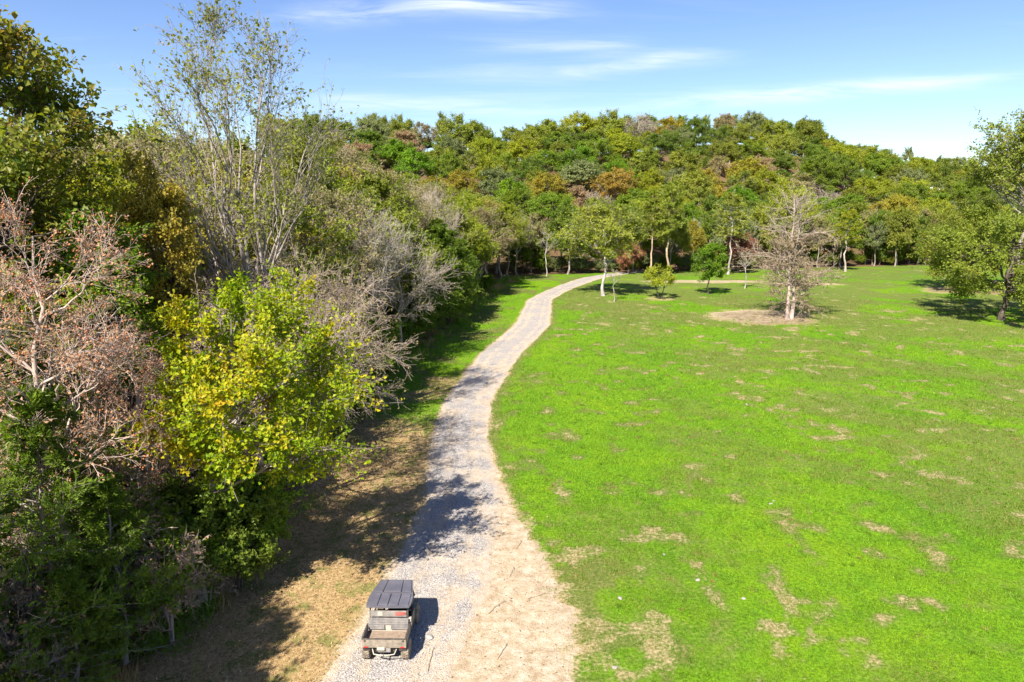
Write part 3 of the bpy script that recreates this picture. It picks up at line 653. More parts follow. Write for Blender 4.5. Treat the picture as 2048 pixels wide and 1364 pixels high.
TANGLE = broadleaf(314, 4.8, 1.7, .1, [L['persimmon'], B_PINK], nl=18, nb=8, nt=6, nt2=3, nlf=700, leaf=.10, lobe=.42, stems=4, tr=.04, rise=1.0, minr=.006, droop=.5, limb_wob=.16, lim0=.1)

DEADC = conifer(320, 16.6, 5.5, 1.9, [L['cedardead'], B_TAUPE], ([0, .2, .5, .8, 1], [.75, 1, .95, .75, .5]), nbr=92, nt=9, nt2=4, nlf=20000, leaf=.20, el=2.8, elev=.3, curve=.02, forks=2, tr=.29, minr=.012, leaf_t=(0, .72), wob=.26, r_rand=.5)
BIGC = broadleaf(321, 17.6, 11.2, .6, [L['cedarolive'], B_DARK], nl=46, nb=6, nt=4, nlf=46000, leaf=.29, el=1.8, lobe=.23, rise=.35, minr=.014, tr=.36, droop=.35, zlow=-.85, jit=.7, shell=(.2, 1.0))
ELM = broadleaf(322, 15.2, 5.6, 4.2, [L['olive'], B_WHITE], nl=20, nb=8, nt=5, nlf=17000, leaf=.25, lobe=.34, rise=1.1, minr=.012, tr=.2, droop=.2, zlow=-.8)
TALLOAK = broadleaf(323, 27, 8.6, 13, [L['olive'], B_GREY], nl=28, nb=8, nt=5, nlf=27000, leaf=.30, lobe=.30, rise=.9, minr=.014, tr=.36, zlow=-.7)
SMALL = broadleaf(324, 5, 3.2, 1.1, [L['lime'], B_DARK], nl=14, nb=6, nt=5, nlf=5200, leaf=.19, lobe=.36, stems=2, rise=.6, tr=.11, minr=.010, zlow=-.5, lim0=.12)
PYRAM = broadleaf(325, 9.6, 3.0, .8, [L['bright'], B_DARK], nl=22, nb=6, nt=5, nlf=11000, leaf=.21, lobe=.34, rise=.5, tr=.11, minr=.010, zlow=-.95)
SAPLING = broadleaf(326, 8.6, 1.7, 4.2, [L['lime'], B_WHITE], nl=10, nb=5, nt=5, nt2=2, nlf=260, leaf=.18, lobe=.4, rise=1.4, tr=.09, minr=.013, tw_up=.15)
PINE = conifer(327, 17.5, 3.2, 8.5, [L['olive'], B_TAN], ([0, .3, .7, 1], [.7, 1, .75, .25]), nbr=46, nt=7, nt2=2, nlf=9500, leaf=.34, el=2.4, elev=.3, tr=.24, minr=.014)

# ------------------------------------------------------------------ the wood on the left: trees one can pick out
def T_(*a, **k): return plant(*a, **k)
T_('maple_tree', MAPLE, -12.0, 24.2, 12.9, 'broad yellow-green maple with golden leaves overhanging the verge beside the track', rz=0)
T_('poplar_tree', POPLAR, -15.4, 40, 28.2, 'tallest sparse tree, thin upright stems with few yellow-green leaves against the sky', rz=.6)
T_('persimmon_tree', PERS, -14.3, 20.6, 16.4, 'pinkish half-bare persimmon tree hung with many small orange fruits', rz=.4)
T_('persimmon_tree', PERS, -14.6, 25.2, 11.5, 'smaller persimmon tree with orange fruits growing behind the yellow-green maple', rz=2.4)
T_('oak_tree', OAK, -23.2, 30.5, 25.4, 'tall oak with olive and brown leaves rising behind the persimmon tree', rz=1.1)
T_('oak_tree', OAK, -29, 36, 20, 'tall olive-brown oak standing deepest in the wood beyond the other oak', rz=3.3)
T_('vine_clad_tree', COLUMN, -17.6, 34.5, 20.6, 'narrow dark-trunked tree wrapped in olive and rusty vine leaves', leaf=L['orange'], rz=.2, wide=.75)
T_('green_tree', COLUMN, -18.4, 30.5, 17.4, 'narrow green-leaved tree between the oak and the vine-wrapped trunk', rz=2.0, wide=1.15)
T_('bare_tree', SWEEP[0], -12.4, 31.5, 12.6, 'bare pinkish tree with long sweeping limbs beside the yellow-green maple', rz=-.2)
T_('bare_tree', SWEEP[1], -12.6, 38, 13.2, 'bare sweeping tree with pale arching limbs below the tall sparse tree', rz=.4)
T_('bare_tree', MID_BARE[0], -12.4, 60, 17.2, 'pale silvery bare tree with dense upswept twigs at the edge of the wood', rz=.1, bark=B_WHITE)
T_('bare_tree', MID_BARE[1], -11.2, 66, 13.5, 'pale bare tree with twigs leaning out toward the track', rz=-.3)
T_('cedar_tree', NCEDAR[0], -14.4, 19.5, 9.6, 'near cedar with a thick bare lower trunk at the corner of the wood', rz=.3)
T_('cedar_tree', NCEDAR[1], -12.9, 20.4, 6.6, 'small bright green cedar with a pale trunk at the verge', rz=1.4)
T_('cedar_tree', NCEDAR[0], -16.8, 22.6, 10.5, 'cedar standing behind the persimmon tree', rz=2.5)
T_('cedar_tree', NCEDAR[1], -15.6, 17.2, 8.4, 'feathery cedar beside the thick-trunked cedar', rz=4.4)
T_('cedar_tree', NCEDAR[1], -13.0, 18.3, 4.6, 'lowest young cedar on the dry grass verge', rz=3.0)
T_('vine_tangle', TANGLE, -11.9, 21.6, 4.9, 'tangle of brown hanging vines beneath the maple', cat='vine', rz=.5)
for i, (x, y, h) in enumerate(((-15.0, 17.9, 5.4), (-14.1, 17.0, 4.0), (-15.9, 19.6, 6.6), (-13.6, 21.9, 6.0), (-14.9, 24.0, 7.2), (-13.3, 26.9, 6.6))):
    T_('bare_bush', TANGLE, x, y, h, 'pale leafless bush with arching twigs among the cedars', cat='bush', group='pale bare bushes among the cedars', bark=B_PALE, wide=1.15)
T_('vine_tangle', TANGLE, -11.5, 23.6, 3.4, 'low brown brush with reddish leaves under the maple', cat='vine', rz=2.1)

def shrub_at(y): return 'among the near cedars' if y < 21.5 else 'under the yellow-green maple' if y < 30.5 else 'below the sweeping bare trees' if y < 45 else 'below the silvery bare tree' if y < 72 else 'beside the dark cedar clump'
SHG = 'green understorey shrubs along the wood edge'
shr = [(-10.9, 25.2, 4.6), (-11.2, 26.8, 5.0), (-11.9, 24.9, 5.6), (-12.6, 22.6, 4.6), (-13.4, 23.8, 5.4), (-14.8, 22.4, 5.2), (-13.2, 26.2, 4.6), (-15.8, 24.6, 6.0), (-14.2, 28.3, 5.0), (-12.8, 29.8, 4.2), (-17.4, 19.4, 5.0), (-15.0, 20.9, 4.4), (-12.4, 34, 4.2), (-14, 36.5, 5.2), (-12.2, 41, 4.6), (-13.6, 33, 5.4),
       (-17.5, 27, 6), (-12.6, 52.5, 4.2), (-13, 57, 4.6), (-12.4, 63, 4), (-11.6, 69.5, 3.8), (-10.5, 74, 4.2), (-8.2, 90, 3.4), (-6.6, 95, 3.6), (-5.6, 104, 3.2), (-4.2, 112, 3.4), (-16.4, 15, 4.4), (-14.2, 16.2, 3.4)]
for i, (x, y, h) in enumerate(shr):
    T_('shrub', SHRUB, x, y, h, ('lighter green' if i % 2 else 'dark green') + ' understorey shrub ' + shrub_at(y), cat='shrub', group=SHG + ' ' + shrub_at(y), leaf=L['green'] if i % 2 else L['dark'])
for (x, y, h) in ((-12.2, 47.5, 9.2), (-12.8, 52, 9.6), (-11.8, 56, 8.0), (-13.6, 44, 9.0)):
    T_('evergreen_tree', MID_DARK, x, y, h, 'dense dark green round tree hanging over the shaded verge', group='dark trees over the verge')
for (x, y, h) in ((-8.8, 81.5, 12.4), (-7.8, 85.5, 11.6), (-10.2, 78.5, 11.8), (-9.6, 86, 13), (-6.9, 89.5, 10.2), (-11.8, 75, 10.8)):
    T_('cedar_tree', MID_CEDAR, x, y, h, 'dark cedar of the clump where the wood bulges toward the track', group='cedar clump by the track', wide=1.15)
# trees beside the viewpoint, whose shade falls on the verge
for (x, y, h, p) in ((-14.2, 13.6, 12.0, MID_TAN), (-15.4, 8.5, 14.0, MID_TAN), (-13.9, 3.0, 12.5, MID_OLIVE), (-14.8, 11.0, 14.2, MID_OLIVE), (-13.4, 7.4, 12.5, MID_TAN), (-13.4, -3.5, 12.0, MID_BARE[0])):
    T_('edge_tree', p, x, y, h, 'woodland tree shading the dry verge behind the utility vehicle', group='trees shading the verge', wide=.8)

# ------------------------------------------------------------------ the rest of the left wood
pts = [(o.location.x, o.location.y, 2.4) for o in COL.objects if o.parent is None and o.type == 'EMPTY' and o.name.split('.')[0] != 'shrub']
rnd = random.Random(23)
KINDS = [('tan', MID_TAN, 'tan_tree', 'thin tan-leaved tree with many pinkish twigs inside the wood', None),
         ('olive', MID_OLIVE, 'olive_tree', 'olive green broadleaf tree inside the wood', None),
         ('bare', MID_BARE[0], 'bare_tree', 'leafless grey tree with upright twigs inside the wood', None),
         ('bare2', MID_BARE[1], 'bare_tree', 'leafless pinkish tree with spreading twigs inside the wood', B_PINK),
         ('gold', MID_TAN, 'golden_tree', 'thin golden-leaved tree inside the wood', None),
         ('dark', MID_DARK, 'evergreen_tree', 'dense dark green tree inside the wood', None),
         ('lime', MID_OLIVE, 'green_tree', 'yellow-green broadleaf tree inside the wood', None)]
tries = 0; made = 0
while tries < 6000 and made < 150:
    tries += 1
    y = 24 + 122 * rnd.random() ** 0.9; dep = 1.2 + 34 * rnd.random() ** 1.25
    x = float(edge_x(y)) - dep
    if x < -0.88 * y - 6: continue
    sp_ = 3.2 + 0.05 * dep + 0.006 * y
    if any((x - a) ** 2 + (y - b) ** 2 < max(sp_, c) ** 2 for a, b, c in pts): continue
    pts.append((x, y, sp_)); made += 1
    q = rnd.random()
    if y < 75: k = 0 if q < .30 else 1 if q < .50 else 2 if q < .60 else 3 if q < .69 else 4 if q < .79 else 6 if q < .93 else 5
    else: k = 0 if q < .24 else 1 if q < .52 else 2 if q < .64 else 3 if q < .72 else 4 if q < .80 else 6 if q < .94 else 5
    kd = KINDS[k]
    h = 9.5 + min(dep, 14) * 0.55 + 3.2 * rnd.random() + 4.2 * min(1, max(0, (y - 32) / 25))
    if kd[0] == 'dark': h *= .7
    if y > 95: h *= .85
    where = (('at the wood edge ' if dep < 7 else 'deep in the wood ') + ('behind the yellow-green maple' if y < 45 else 'behind the dark verge trees' if y < 72 else 'behind the dark cedar clump' if y < 100 else 'near the far bend of the track'))
    T_(kd[2], kd[1], x, y, h, kd[3].replace(' inside the wood', '').replace(' with many pinkish twigs', '').replace(' with upright twigs', '').replace(' with spreading twigs', '') + ' ' + where, group='trees filling the wood: ' + kd[0] + ' ' + where, leaf={'gold': L['gold'], 'lime': L['lime']}.get(kd[0]), bark=kd[4], wide=.85 + .35 * rnd.random())

# ------------------------------------------------------------------ trees standing in the field
T_('dying_cedar_tree', DEADC, 36.2, 88.2, 15.6, 'half-dead pinkish cedar with twin trunks on a bare tan circle in the field', rz=.3)
T_('cedar_tree', BIGC, 63.4, 87.5, 15.8, 'wide olive green cedar with drooping layers casting a dark shadow on the field', rz=.8, wide=1.08)
T_('cedar_tree', BIGC, 75.5, 113, 15.6, 'second wide olive cedar standing behind the drooping one', rz=2.9, wide=.85)
T_('tall_oak_tree', TALLOAK, 77.5, 104, 28.5, 'very tall yellow-green tree rising above the wide cedars', rz=1.0)
T_('elm_tree', ELM, 14.4, 107.2, 15.6, 'olive elm with a pale leaning trunk beside the far end of the track', rz=.5, wide=1.2)
T_('young_tree', SAPLING, 15.3, 101.9, 5.0, 'thin little leafy sapling in front of the pale-trunked elm', rz=.5, leaf=L['olive'], wide=1.2)
T_('small_tree', SMALL, 22.7, 104.2, 5.0, 'low spreading two-stemmed tree on a small bare patch', rz=.9)
T_('young_tree', PYRAM, 31.4, 108.3, 9.4, 'bright green pyramidal young tree in the field', rz=.2)
T_('young_tree', SAPLING, 39.4, 115.2, 6.4, 'thin tan sapling beyond the half-dead cedar', rz=1.9, leaf=L['tan'], wide=1.5)
T_('pine_tree', PINE, 27.9, 137.8, 15.2, 'slim pine with a long bare tan trunk left of its taller neighbour', rz=.3)
T_('pine_tree', PINE, 31.7, 137.8, 18.5, 'taller slim pine with a long bare tan trunk', rz=2.2)
T_('pine_tree', PINE, 44.6, 141, 16.5, 'slim pine with a silvery trunk behind the pyramidal young tree', rz=4.0, bark=B_WHITE)
T_('bare_sapling', SAPLING, 6.9, 137.0, 9.2, 'slender white-stemmed bare sapling at the bend of the track', rz=.2, wide=1.25)
T_('field_edge_tree', PINE, 72.6, 148.9, 13.2, 'yellow-green tree with a pale trunk standing out from the far tree line', rz=1.2, leaf=L['lime'], bark=B_PALE, wide=1.2)
T_('rusty_tree', MID_DARK, 24.2, 141.5, 8.8, 'rust-red leaved low tree behind the pines', leaf=L['red'], wide=.9)
T_('rusty_tree', MID_DARK, 48.4, 146, 10.0, 'rust-red leaved tree behind the half-dead cedar', leaf=L['red'], wide=1.0)
T_('golden_tree', HILL[1], 63.5, 160, 21.0, 'tall golden-topped tree above the half-dead cedar', leaf=L['lime'], wide=.75)
for (x, y) in ((88.6, 168.3), (90.4, 168.8), (95, 169.3), (100.5, 170)):
    T_('evergreen_tree', MID_DARK, x, y, 14.5, 'dark evergreen with a bare trunk at the far corner of the field', group='dark evergreens at the field corner', bark=B_TAN, wide=.85)

# ------------------------------------------------------------------ far tree line and wooded hill
rnd = random.Random(31)
HK = {'green': 'mid green round-crowned tree', 'dark': 'dark green round-crowned tree', 'olive': 'olive green round-crowned tree', 'lime': 'yellow-green round-crowned tree', 'bright': 'fresh bright green round-crowned tree',
      'gold': 'golden round-crowned tree', 'orange': 'orange autumn tree', 'rust': 'rusty pink autumn tree', 'tan': 'tan half-bare tree', 'sage': 'grey-green round-crowned tree', 'bare': 'leafless pale grey tree', 'cedar': 'dark pointed cedar'}
def hill_tree(x, y, kind, h, where, wide=1.0, proto=None):
    size = ('tall ' if h > 14.6 else 'low ' if h < 12.4 else '') + ('slender ' if wide < .8 else 'broad ' if wide > 1.3 else '')
    nm = {'bare': 'bare_tree', 'cedar': 'cedar_tree'}.get(kind, kind + '_tree')
    p = proto or (HILL_BARE if kind == 'bare' else HILL_CEDAR if kind == 'cedar' else HILL_AIRY[rnd.randrange(2)] if kind == 'tan' or rnd.random() < .16 else HILL[rnd.randrange(4)])
    T_(nm, p, x, y, h, size + HK[kind] + ' ' + where, group=size + kind + ' trees ' + where, leaf=None if kind in ('bare', 'cedar') else L[kind], wide=wide)
def pick(w):
    t = rnd.random() * sum(w.values())
    for k, v in w.items():
        t -= v
        if t <= 0: return k
    return k
W_FRONT = {'olive': 30, 'green': 18, 'sage': 14, 'tan': 12, 'lime': 12, 'dark': 9, 'cedar': 5, 'gold': 3}
W_LOW = {'olive': 22, 'green': 22, 'lime': 18, 'bright': 9, 'dark': 10, 'sage': 8, 'tan': 6, 'gold': 5, 'bare': 3, 'cedar': 3}
W_MID = {'green': 24, 'bright': 9, 'lime': 15, 'olive': 22, 'dark': 11, 'rust': 3, 'tan': 5, 'gold': 5, 'orange': 1, 'bare': 5, 'sage': 5}
W_TOP = {'green': 20, 'dark': 20, 'olive': 26, 'lime': 9, 'gold': 5, 'orange': 1, 'rust': 2, 'bare': 4, 'sage': 8, 'tan': 4}
def vis(x, y):
    a = x / (y * .983)
    return -0.36 < a < 0.86
hp = []; nh = 0
for row in range(16):
    off = -1 + [0, 6, 13, 21, 30, 40, 50, 60, 70, 80, 91, 102, 113, 125, 137, 149][row]
    sp_ = 7.0 if row == 0 else 8.5 if row == 1 else 10.5 if row < 8 else 12.2
    x = -100 + rnd.random() * sp_
    while x < 260:
        y = float(treeline(x)) + off + rnd.uniform(-2.6, 2.6); xx = x + rnd.uniform(-2, 2)
        x += sp_ * rnd.uniform(.85, 1.2)
        if row == 0 and xx < 4: continue
        if xx < float(edge_x(min(y, 140))) - 40 and row < 3: continue
        if not vis(xx, y): continue
        if row <= 1:
            k = pick(W_FRONT); h = rnd.uniform(11.5, 16.0)
            hill_tree(xx, y, k, h * (.75 if k == 'cedar' else 1), 'in the tree line at the back of the field', wide=rnd.uniform(.72, .95))
        else:
            k = pick(W_LOW if row < 6 else W_MID if row < 12 else W_TOP); h = rnd.uniform(11, 15.5) + (2.5 if row >= 13 else 0) * rnd.random()
            if row >= 14 and rnd.random() < .18: hill_tree(xx, y, k, h * 1.12, 'on the crest of the wooded hill', wide=.62, proto=HILL_AIRY[rnd.randrange(2)])
            else: hill_tree(xx, y, k, h * (.8 if k == 'cedar' else 1), 'low on the wooded hill' if row < 6 else 'halfway up the wooded hill' if row < 12 else 'near the crest of the wooded hill', wide=rnd.uniform(1.1, 1.5))
        nh += 1
x = -95.0
while x < 215:     # brush along the crest
    y = float(treeline(x)) + 146 + rnd.uniform(-6, 6)
    if vis(x, y): T_('shrub', SHRUB, x, y, rnd.uniform(4.5, 7.5), 'rounded thicket on the crest of the wooded hill', cat='shrub', group='thickets on the crest of the wooded hill', leaf=L[rnd.choice(['dark', 'green', 'olive', 'gold'])], wide=1.35)
    x += rnd.uniform(4.5, 7.5)
# understorey at the foot of the tree line
x = 6.0
while x < 150:
    y = float(treeline(x)) + rnd.uniform(-.5, 5)
    if vis(x, y): T_('shrub', SHRUB, x, y, rnd.uniform(2.6, 5.0), 'shrub at the foot of the far tree line', cat='shrub', group='shrubs at the foot of the far tree line', leaf=L[rnd.choice(['dark', 'green', 'olive', 'sage'])], wide=1.25)
    x += rnd.uniform(2.2, 4.2)
print('TREES hill', nh, 'wood', made, 'tris', sum(len(me.polygons) * 2 for me in bpy.data.meshes))

# ------------------------------------------------------------------ the utility vehicle
def bm_obj(name, bm, mat, parent=None, smooth=False):
    me = bpy.data.meshes.new(name); bm.normal_update(); bm.to_mesh(me); bm.free(); me.materials.append(mat)
    if smooth: me.polygons.foreach_set('use_smooth', [True] * len(me.polygons))
    return link(name, me, parent)
def add_prism(bm, pts, z0, z1, bev=0.0, mtx=None):
    vb = [bm.verts.new((x, y, z0)) for x, y in pts]; vt = [bm.verts.new((x, y, z1)) for x, y in pts]
    n = len(pts); fs = [bm.faces.new(vb[::-1]), bm.faces.new(vt)]
    for i in range(n): fs.append(bm.faces.new((vb[i], vb[(i + 1) % n], vt[(i + 1) % n], vt[i])))
    if bev:
        ed = list({e for f in fs for e in f.edges}); 
        rs = bmesh.ops.bevel(bm, geom=ed, offset=bev, segments=2, profile=.7, affect='EDGES')
        vv = {v for f in rs['faces'] for v in f.verts} | {v for v in vb + vt if v.is_valid}
    else: vv = set(vb + vt)
    if mtx is not None: bmesh.ops.transform(bm, matrix=mtx, verts=list(vv))
    return bm
def add_box(bm, c, s, bev=0.012, rot=None):
    hx, hy, hz = s[0] / 2, s[1] / 2, s[2] / 2
    M = Matrix.Translation(c)
    if rot is not None: M = M @ rot
    return add_prism(bm, [(-hx, -hy), (hx, -hy), (hx, hy), (-hx, hy)], -hz, hz, min(bev, hx * .9, hy * .9, hz * .9), M)
def box(name, c, s, mat, parent, bev=0.012, rot=None): return bm_obj(name, add_box(bmesh.new(), c, s, bev, rot), mat, parent)
def add_tube(bm, pts, rad, seg=8):
    pts = [Vector(p) for p in pts]; rings = []
    for i, p in enumerate(pts):
        t = (pts[min(i + 1, len(pts) - 1)] - pts[max(i - 1, 0)]).normalized()
        u = t.cross(Vector((0, 0, 1)) if abs(t.z) < .9 else Vector((1, 0, 0))).normalized(); v = t.cross(u)
        rings.append([bm.verts.new(p + rad * (math.cos(a) * u + math.sin(a) * v)) for a in (k * 2 * math.pi / seg for k in range(seg))])
    for a, b in zip(rings, rings[1:]):
        for k in range(seg): bm.faces.new((a[k], a[(k + 1) % seg], b[(k + 1) % seg], b[k]))
    bm.faces.new(rings[0][::-1]); bm.faces.new(rings[-1]); return bm
def tube(name, pts, rad, mat, parent, seg=8): 
    bm = add_tube(bmesh.new(), pts, rad, seg); bmesh.ops.recalc_face_normals(bm, faces=bm.faces); return bm_obj(name, bm, mat, parent, True)
def lathe_x(bm, prof, seg=28):
    rings = [[bm.verts.new((x, rr * math.cos(a), rr * math.sin(a))) for a in (k * 2 * math.pi / seg for k in range(seg))] for x, rr in prof]
    for a, b in zip(rings, rings[1:]):
        for k in range(seg): bm.faces.new((a[k], a[(k + 1) % seg], b[(k + 1) % seg], b[k]))
    bm.faces.new(rings[0][::-1]); bm.faces.new(rings[-1]); bmesh.ops.recalc_face_normals(bm, faces=bm.faces); return bm

def dusty(name, base, dust, amt=.5, rough=.6, spec=.35, scale=4.0):
    m = Mat(name); v = m.pos(True)
    n = m.math('ADD', m.math('MULTIPLY', m.noise(scale, v, 5, .65), .7), m.math('MULTIPLY', m.noise(scale * 7, v, 3, .6), .3))
    f = m.math('MULTIPLY', m.rng(n, .45 - amt * .4, .95 - amt * .35), .85)
    return m.done(m.principled(m.mix(f, base, dust), m.math('ADD', m.math('MULTIPLY', f, .25), rough), spec, m.bump(n, .15, .01)))
DUST = (.46, .36, .25)
U_ROOF = dusty('roof_plastic', (.080, .077, .095), (.155, .145, .16), .35, .38, .5, 2.0)
U_DARK = dusty('black_plastic', (.022, .022, .024), (.16, .13, .10), .4, .5, .4)
U_STEEL = dusty('bed_steel', (.11, .105, .105), (.34, .30, .26), .42, .6, .4, 5)
U_TAIL = dusty('tailgate_paint', (.11, .095, .075), (.38, .31, .235), .55, .6, .3, 6)
U_FLOOR = dusty('bed_litter', (.16, .11, .08), (.36, .285, .215), .5, .9, .1, 9)
U_TYRE = dusty('tyre_rubber', (.03, .028, .026), (.42, .34, .25), .62, .85, .2, 8)
U_RIM = dusty('rim_steel', (.20, .20, .20), DUST, .4, .5, .5)
U_SEAT = dusty('seat_vinyl', (.03, .03, .032), (.2, .16, .12), .35, .5, .4)
U_PALE = dusty('pale_panel', (.36, .32, .27), (.50, .42, .33), .5, .6, .3)
U_GREY = dusty('grey_screen', (.15, .14, .135), (.38, .33, .28), .4, .45, .45, 5)
U_GREEN = dusty('body_green', (.055, .065, .045), DUST, .4, .5, .4)
m = Mat('red_strap'); U_RED = m.done(m.principled((.45, .06, .04), .7, .2))
m = Mat('tail_lamp'); U_LAMP = m.done(m.principled((.35, .02, .02), .25, .5))
m = Mat('clear_lamp'); U_CLEAR = m.done(m.principled((.75, .75, .75), .15, .5))
m = Mat('windscreen'); U_GLASS = m.done(m.principled((.85, .9, .9), .05, .5, trans=.95))

UX, UY = -4.22, 20.3
utv = empty('utility_vehicle', (UX, UY, float(road_z(UX, UY + 1.4)) - .012), math.radians(-1.0))
tag(utv, 'dusty two-seat utility vehicle with ribbed dark roof and open cargo bed on the gravel', 'vehicle')
# chassis and axles
ch = box('chassis', (0, 1.5, .40), (.72, 2.7, .16), U_DARK, utv, .02)
tube('rear_axle', [(-.56, .44, .30), (.56, .44, .30)], .04, U_DARK, ch); tube('front_axle', [(-.56, 2.44, .30), (.56, 2.44, .30)], .04, U_DARK, ch)
# wheels
def wheel(x, y):
    R_, Wd = .305, .25
    bm = bmesh.new(); k = 1 if x > 0 else -1
    lathe_x(bm, [(-.10, .17), (-.125, .20), (-.125, .255), (-.10, .288), (0, .296), (.10, .288), (.125, .255), (.125, .20), (.10, .17)], 26)
    for i in range(20):
        for s in (-1, 1):
            a = (i + (.25 if s > 0 else -.25)) * 2 * math.pi / 20
            M = Matrix.Rotation(a, 4, 'X') @ Matrix.Translation((s * .062, 0, .296)) @ Matrix.Rotation(s * .5, 4, 'Z')
            add_prism(bm, [(-.058, -.017), (.058, -.017), (.058, .017), (-.058, .017)], -.012, .016, 0, M)
    w = empty('wheel', (x, y, R_ * 1.06), 0, 1.06); w.parent = utv; w.empty_display_size = .1
    bm_obj('tyre', bm, U_TYRE, w)
    bm = bmesh.new(); lathe_x(bm, [(-.09 * k, .172), (.06 * k, .172), (.075 * k, .165), (.055 * k, .14), (.03 * k, .09), (.07 * k, .06), (.085 * k, .03)], 20); bm_obj('rim', bm, U_RIM, w)
    return w
for wx, wy in ((-.655, .40), (.655, .40), (-.64, 2.44), (.64, 2.44)): wheel(wx, wy)
# rear fenders: pale dusty ledges above the tyres
for s in (-1, 1):
    box('rear_fender', (s * .55, .33, .645), (.36, .56, .05), U_PALE, utv, .02)
    box('mud_flap', (s * .60, .06, .53), (.24, .012, .16), U_DARK, utv, .004)
# cargo bed
bed = empty('cargo_bed', (0, 0, 0)); bed.parent = utv; bed.empty_display_size = .1
bw, y0_, y1_ = .715, .02, .80
box('bed_floor', (0, (y0_ + y1_) / 2, .66), (2 * bw - .03, y1_ - y0_, .03), U_FLOOR, bed, .004)
for s in (-1, 1):
    sd = box('bed_side', (s * bw, (y0_ + y1_) / 2 + .002, .79), (.035, y1_ - y0_ + .03, .27), U_STEEL, bed, .006)
    box('side_rail', (s * bw, (y0_ + y1_) / 2 + .002, .937), (.055, y1_ - y0_ + .05, .026), U_DARK, sd, .01)
tg = box('tailgate', (0, 0, .755), (2 * bw + .03, .035, .30), U_TAIL, bed, .008)
box('top_rail', (0, -.002, .918), (2 * bw + .05, .052, .026), U_DARK, tg, .01)
box('pressed_panel', (0, -.022, .735), (1.18, .014, .17), U_TAIL, tg, .006)
for s in (-1, 1): box('latch', (s * .63, -.028, .86), (.06, .02, .05), U_DARK, tg, .006)
hd = empty('headboard', (0, .80, 0)); hd.parent = bed; hd.empty_display_size = .1
lean = Matrix.Rotation(math.radians(-8), 4, 'X')
for k, zc in enumerate((1.125, 1.045, .965)): box('slat', (0, .012 - .012 * k, zc), (1.36, .03, .074), U_STEEL, hd, .012, lean)
for zc in (.885, .805):
    for s, w_ in ((-1, .55), (1, .60)): box('slat', (s * (.68 - w_ / 2), -.026 - .012 * (zc < .85), zc), (w_, .03, .074), U_STEEL, hd, .012, lean)
box('backing', (0, .022, .80), (1.36, .02, .30), U_PALE, hd, .004)
# cab
cab = empty('cab', (0, 0, 0)); cab.parent = utv; cab.empty_display_size = .1
scr = box('rear_screen', (-.02, .93, 1.245), (1.24, .03, .22), U_GREY, cab, .01)
for k in range(3): tube('strap', [(.22, .912, 1.19 + .05 * k), (.40, .908, 1.21 + .045 * k), (.585, .912, 1.23 + .035 * k)], .011, U_RED, scr, 6)
box('label_plate', (-.30, .912, 1.25), (.16, .01, .15), U_PALE, scr, .003)
box('seat_base', (0, 1.32, .66), (1.22, .48, .16), U_SEAT, cab, .05)
for s in (-1, 1):
    sb = box('seat_back', (s * .31, 1.10, .98), (.52, .13, .52), U_SEAT, cab, .05, Matrix.Rotation(math.radians(-10), 4, 'X'))
box('cab_floor', (0, 1.75, .44), (1.26, 1.25, .05), U_DARK, cab, .01)
box('dashboard', (0, 2.18, .93), (1.20, .26, .24), U_DARK, cab, .05)
tube('steering_column', [(-.32, 2.10, .96), (-.32, 1.86, 1.08)], .02, U_DARK, cab)
bm = bmesh.new(); ring = []
add_tube(bm, [(-.32 + .17 * math.cos(a), 1.85 + .07 * math.sin(a), 1.09 + .155 * math.sin(a)) for a in (k * 2 * math.pi / 20 for k in range(21))], .015, 6); bm_obj('steering_wheel', bm, U_SEAT, cab, True)
# roll cage
cage = empty('roll_cage', (0, 0, 0)); cage.parent = utv; cage.empty_display_size = .1
for s in (-1, 1):
    tube('side_bar', [(s * .64, .93, .62), (s * .64, .95, 1.46), (s * .62, 1.05, 1.535), (s * .58, 2.10, 1.54), (s * .56, 2.30, 1.47), (s * .60, 2.62, .92)], .026, U_DARK, cage)
    tube('door_bar', [(s * .66, 1.02, .82), (s * .70, 1.5, .80), (s * .66, 1.98, .70)], .02, U_DARK, cage)
tube('cross_bar', [(-.63, .98, 1.49), (.63, .98, 1.49)], .024, U_DARK, cage); tube('cross_bar', [(-.57, 2.24, 1.50), (.57, 2.24, 1.50)], .022, U_DARK, cage)
bm = add_box(bmesh.new(), (0, 2.47, 1.22), (1.06, .012, .58), .004, Matrix.Rotation(math.radians(28), 4, 'X')); bm_obj('windscreen', bm, U_GLASS, cage)
# roof with raised panels
def roof_hw(y): return float(np.interp(y, [.78, .95, 1.35, 1.75, 2.52], [.745, .765, .76, .70, .585]))
ys_ = [.78, .90, 1.10, 1.35, 1.6, 1.75, 2.1, 2.40, 2.52]
outl = [(roof_hw(y) * (.97 if y in (.78, 2.52) else 1), y) for y in ys_]; outl = [(.0, .745)] + outl + [(-x, y) for x, y in outl[::-1]]
bm = bmesh.new(); add_prism(bm, outl, 1.565, 1.625, .022)
for v in bm.verts: v.co.z += .02 * (1 - (v.co.x / .78) ** 2) - .03 * ((v.co.y - 1.6) / .9) ** 2
roof = bm_obj('roof', bm, U_ROOF, utv)
def rpan(x0, x1, x2, x3, ya, yb):
    bm = bmesh.new(); add_prism(bm, [(x0, ya), (x1, ya), (x3, yb), (x2, yb)], 1.605, 1.648, .02)
    for v in bm.verts: v.co.z += .02 * (1 - (v.co.x / .78) ** 2) - .03 * ((v.co.y - 1.6) / .9) ** 2
    bm_obj('roof_panel', bm, U_ROOF, roof)
xs_r = [-.69, -.36, -.035, .035, .36, .69]
for a, b in ((-.685, -.37), (-.335, -.02), (.02, .335), (.37, .685)): rpan(a, b, a * .985, b * .985, .83, 1.52)
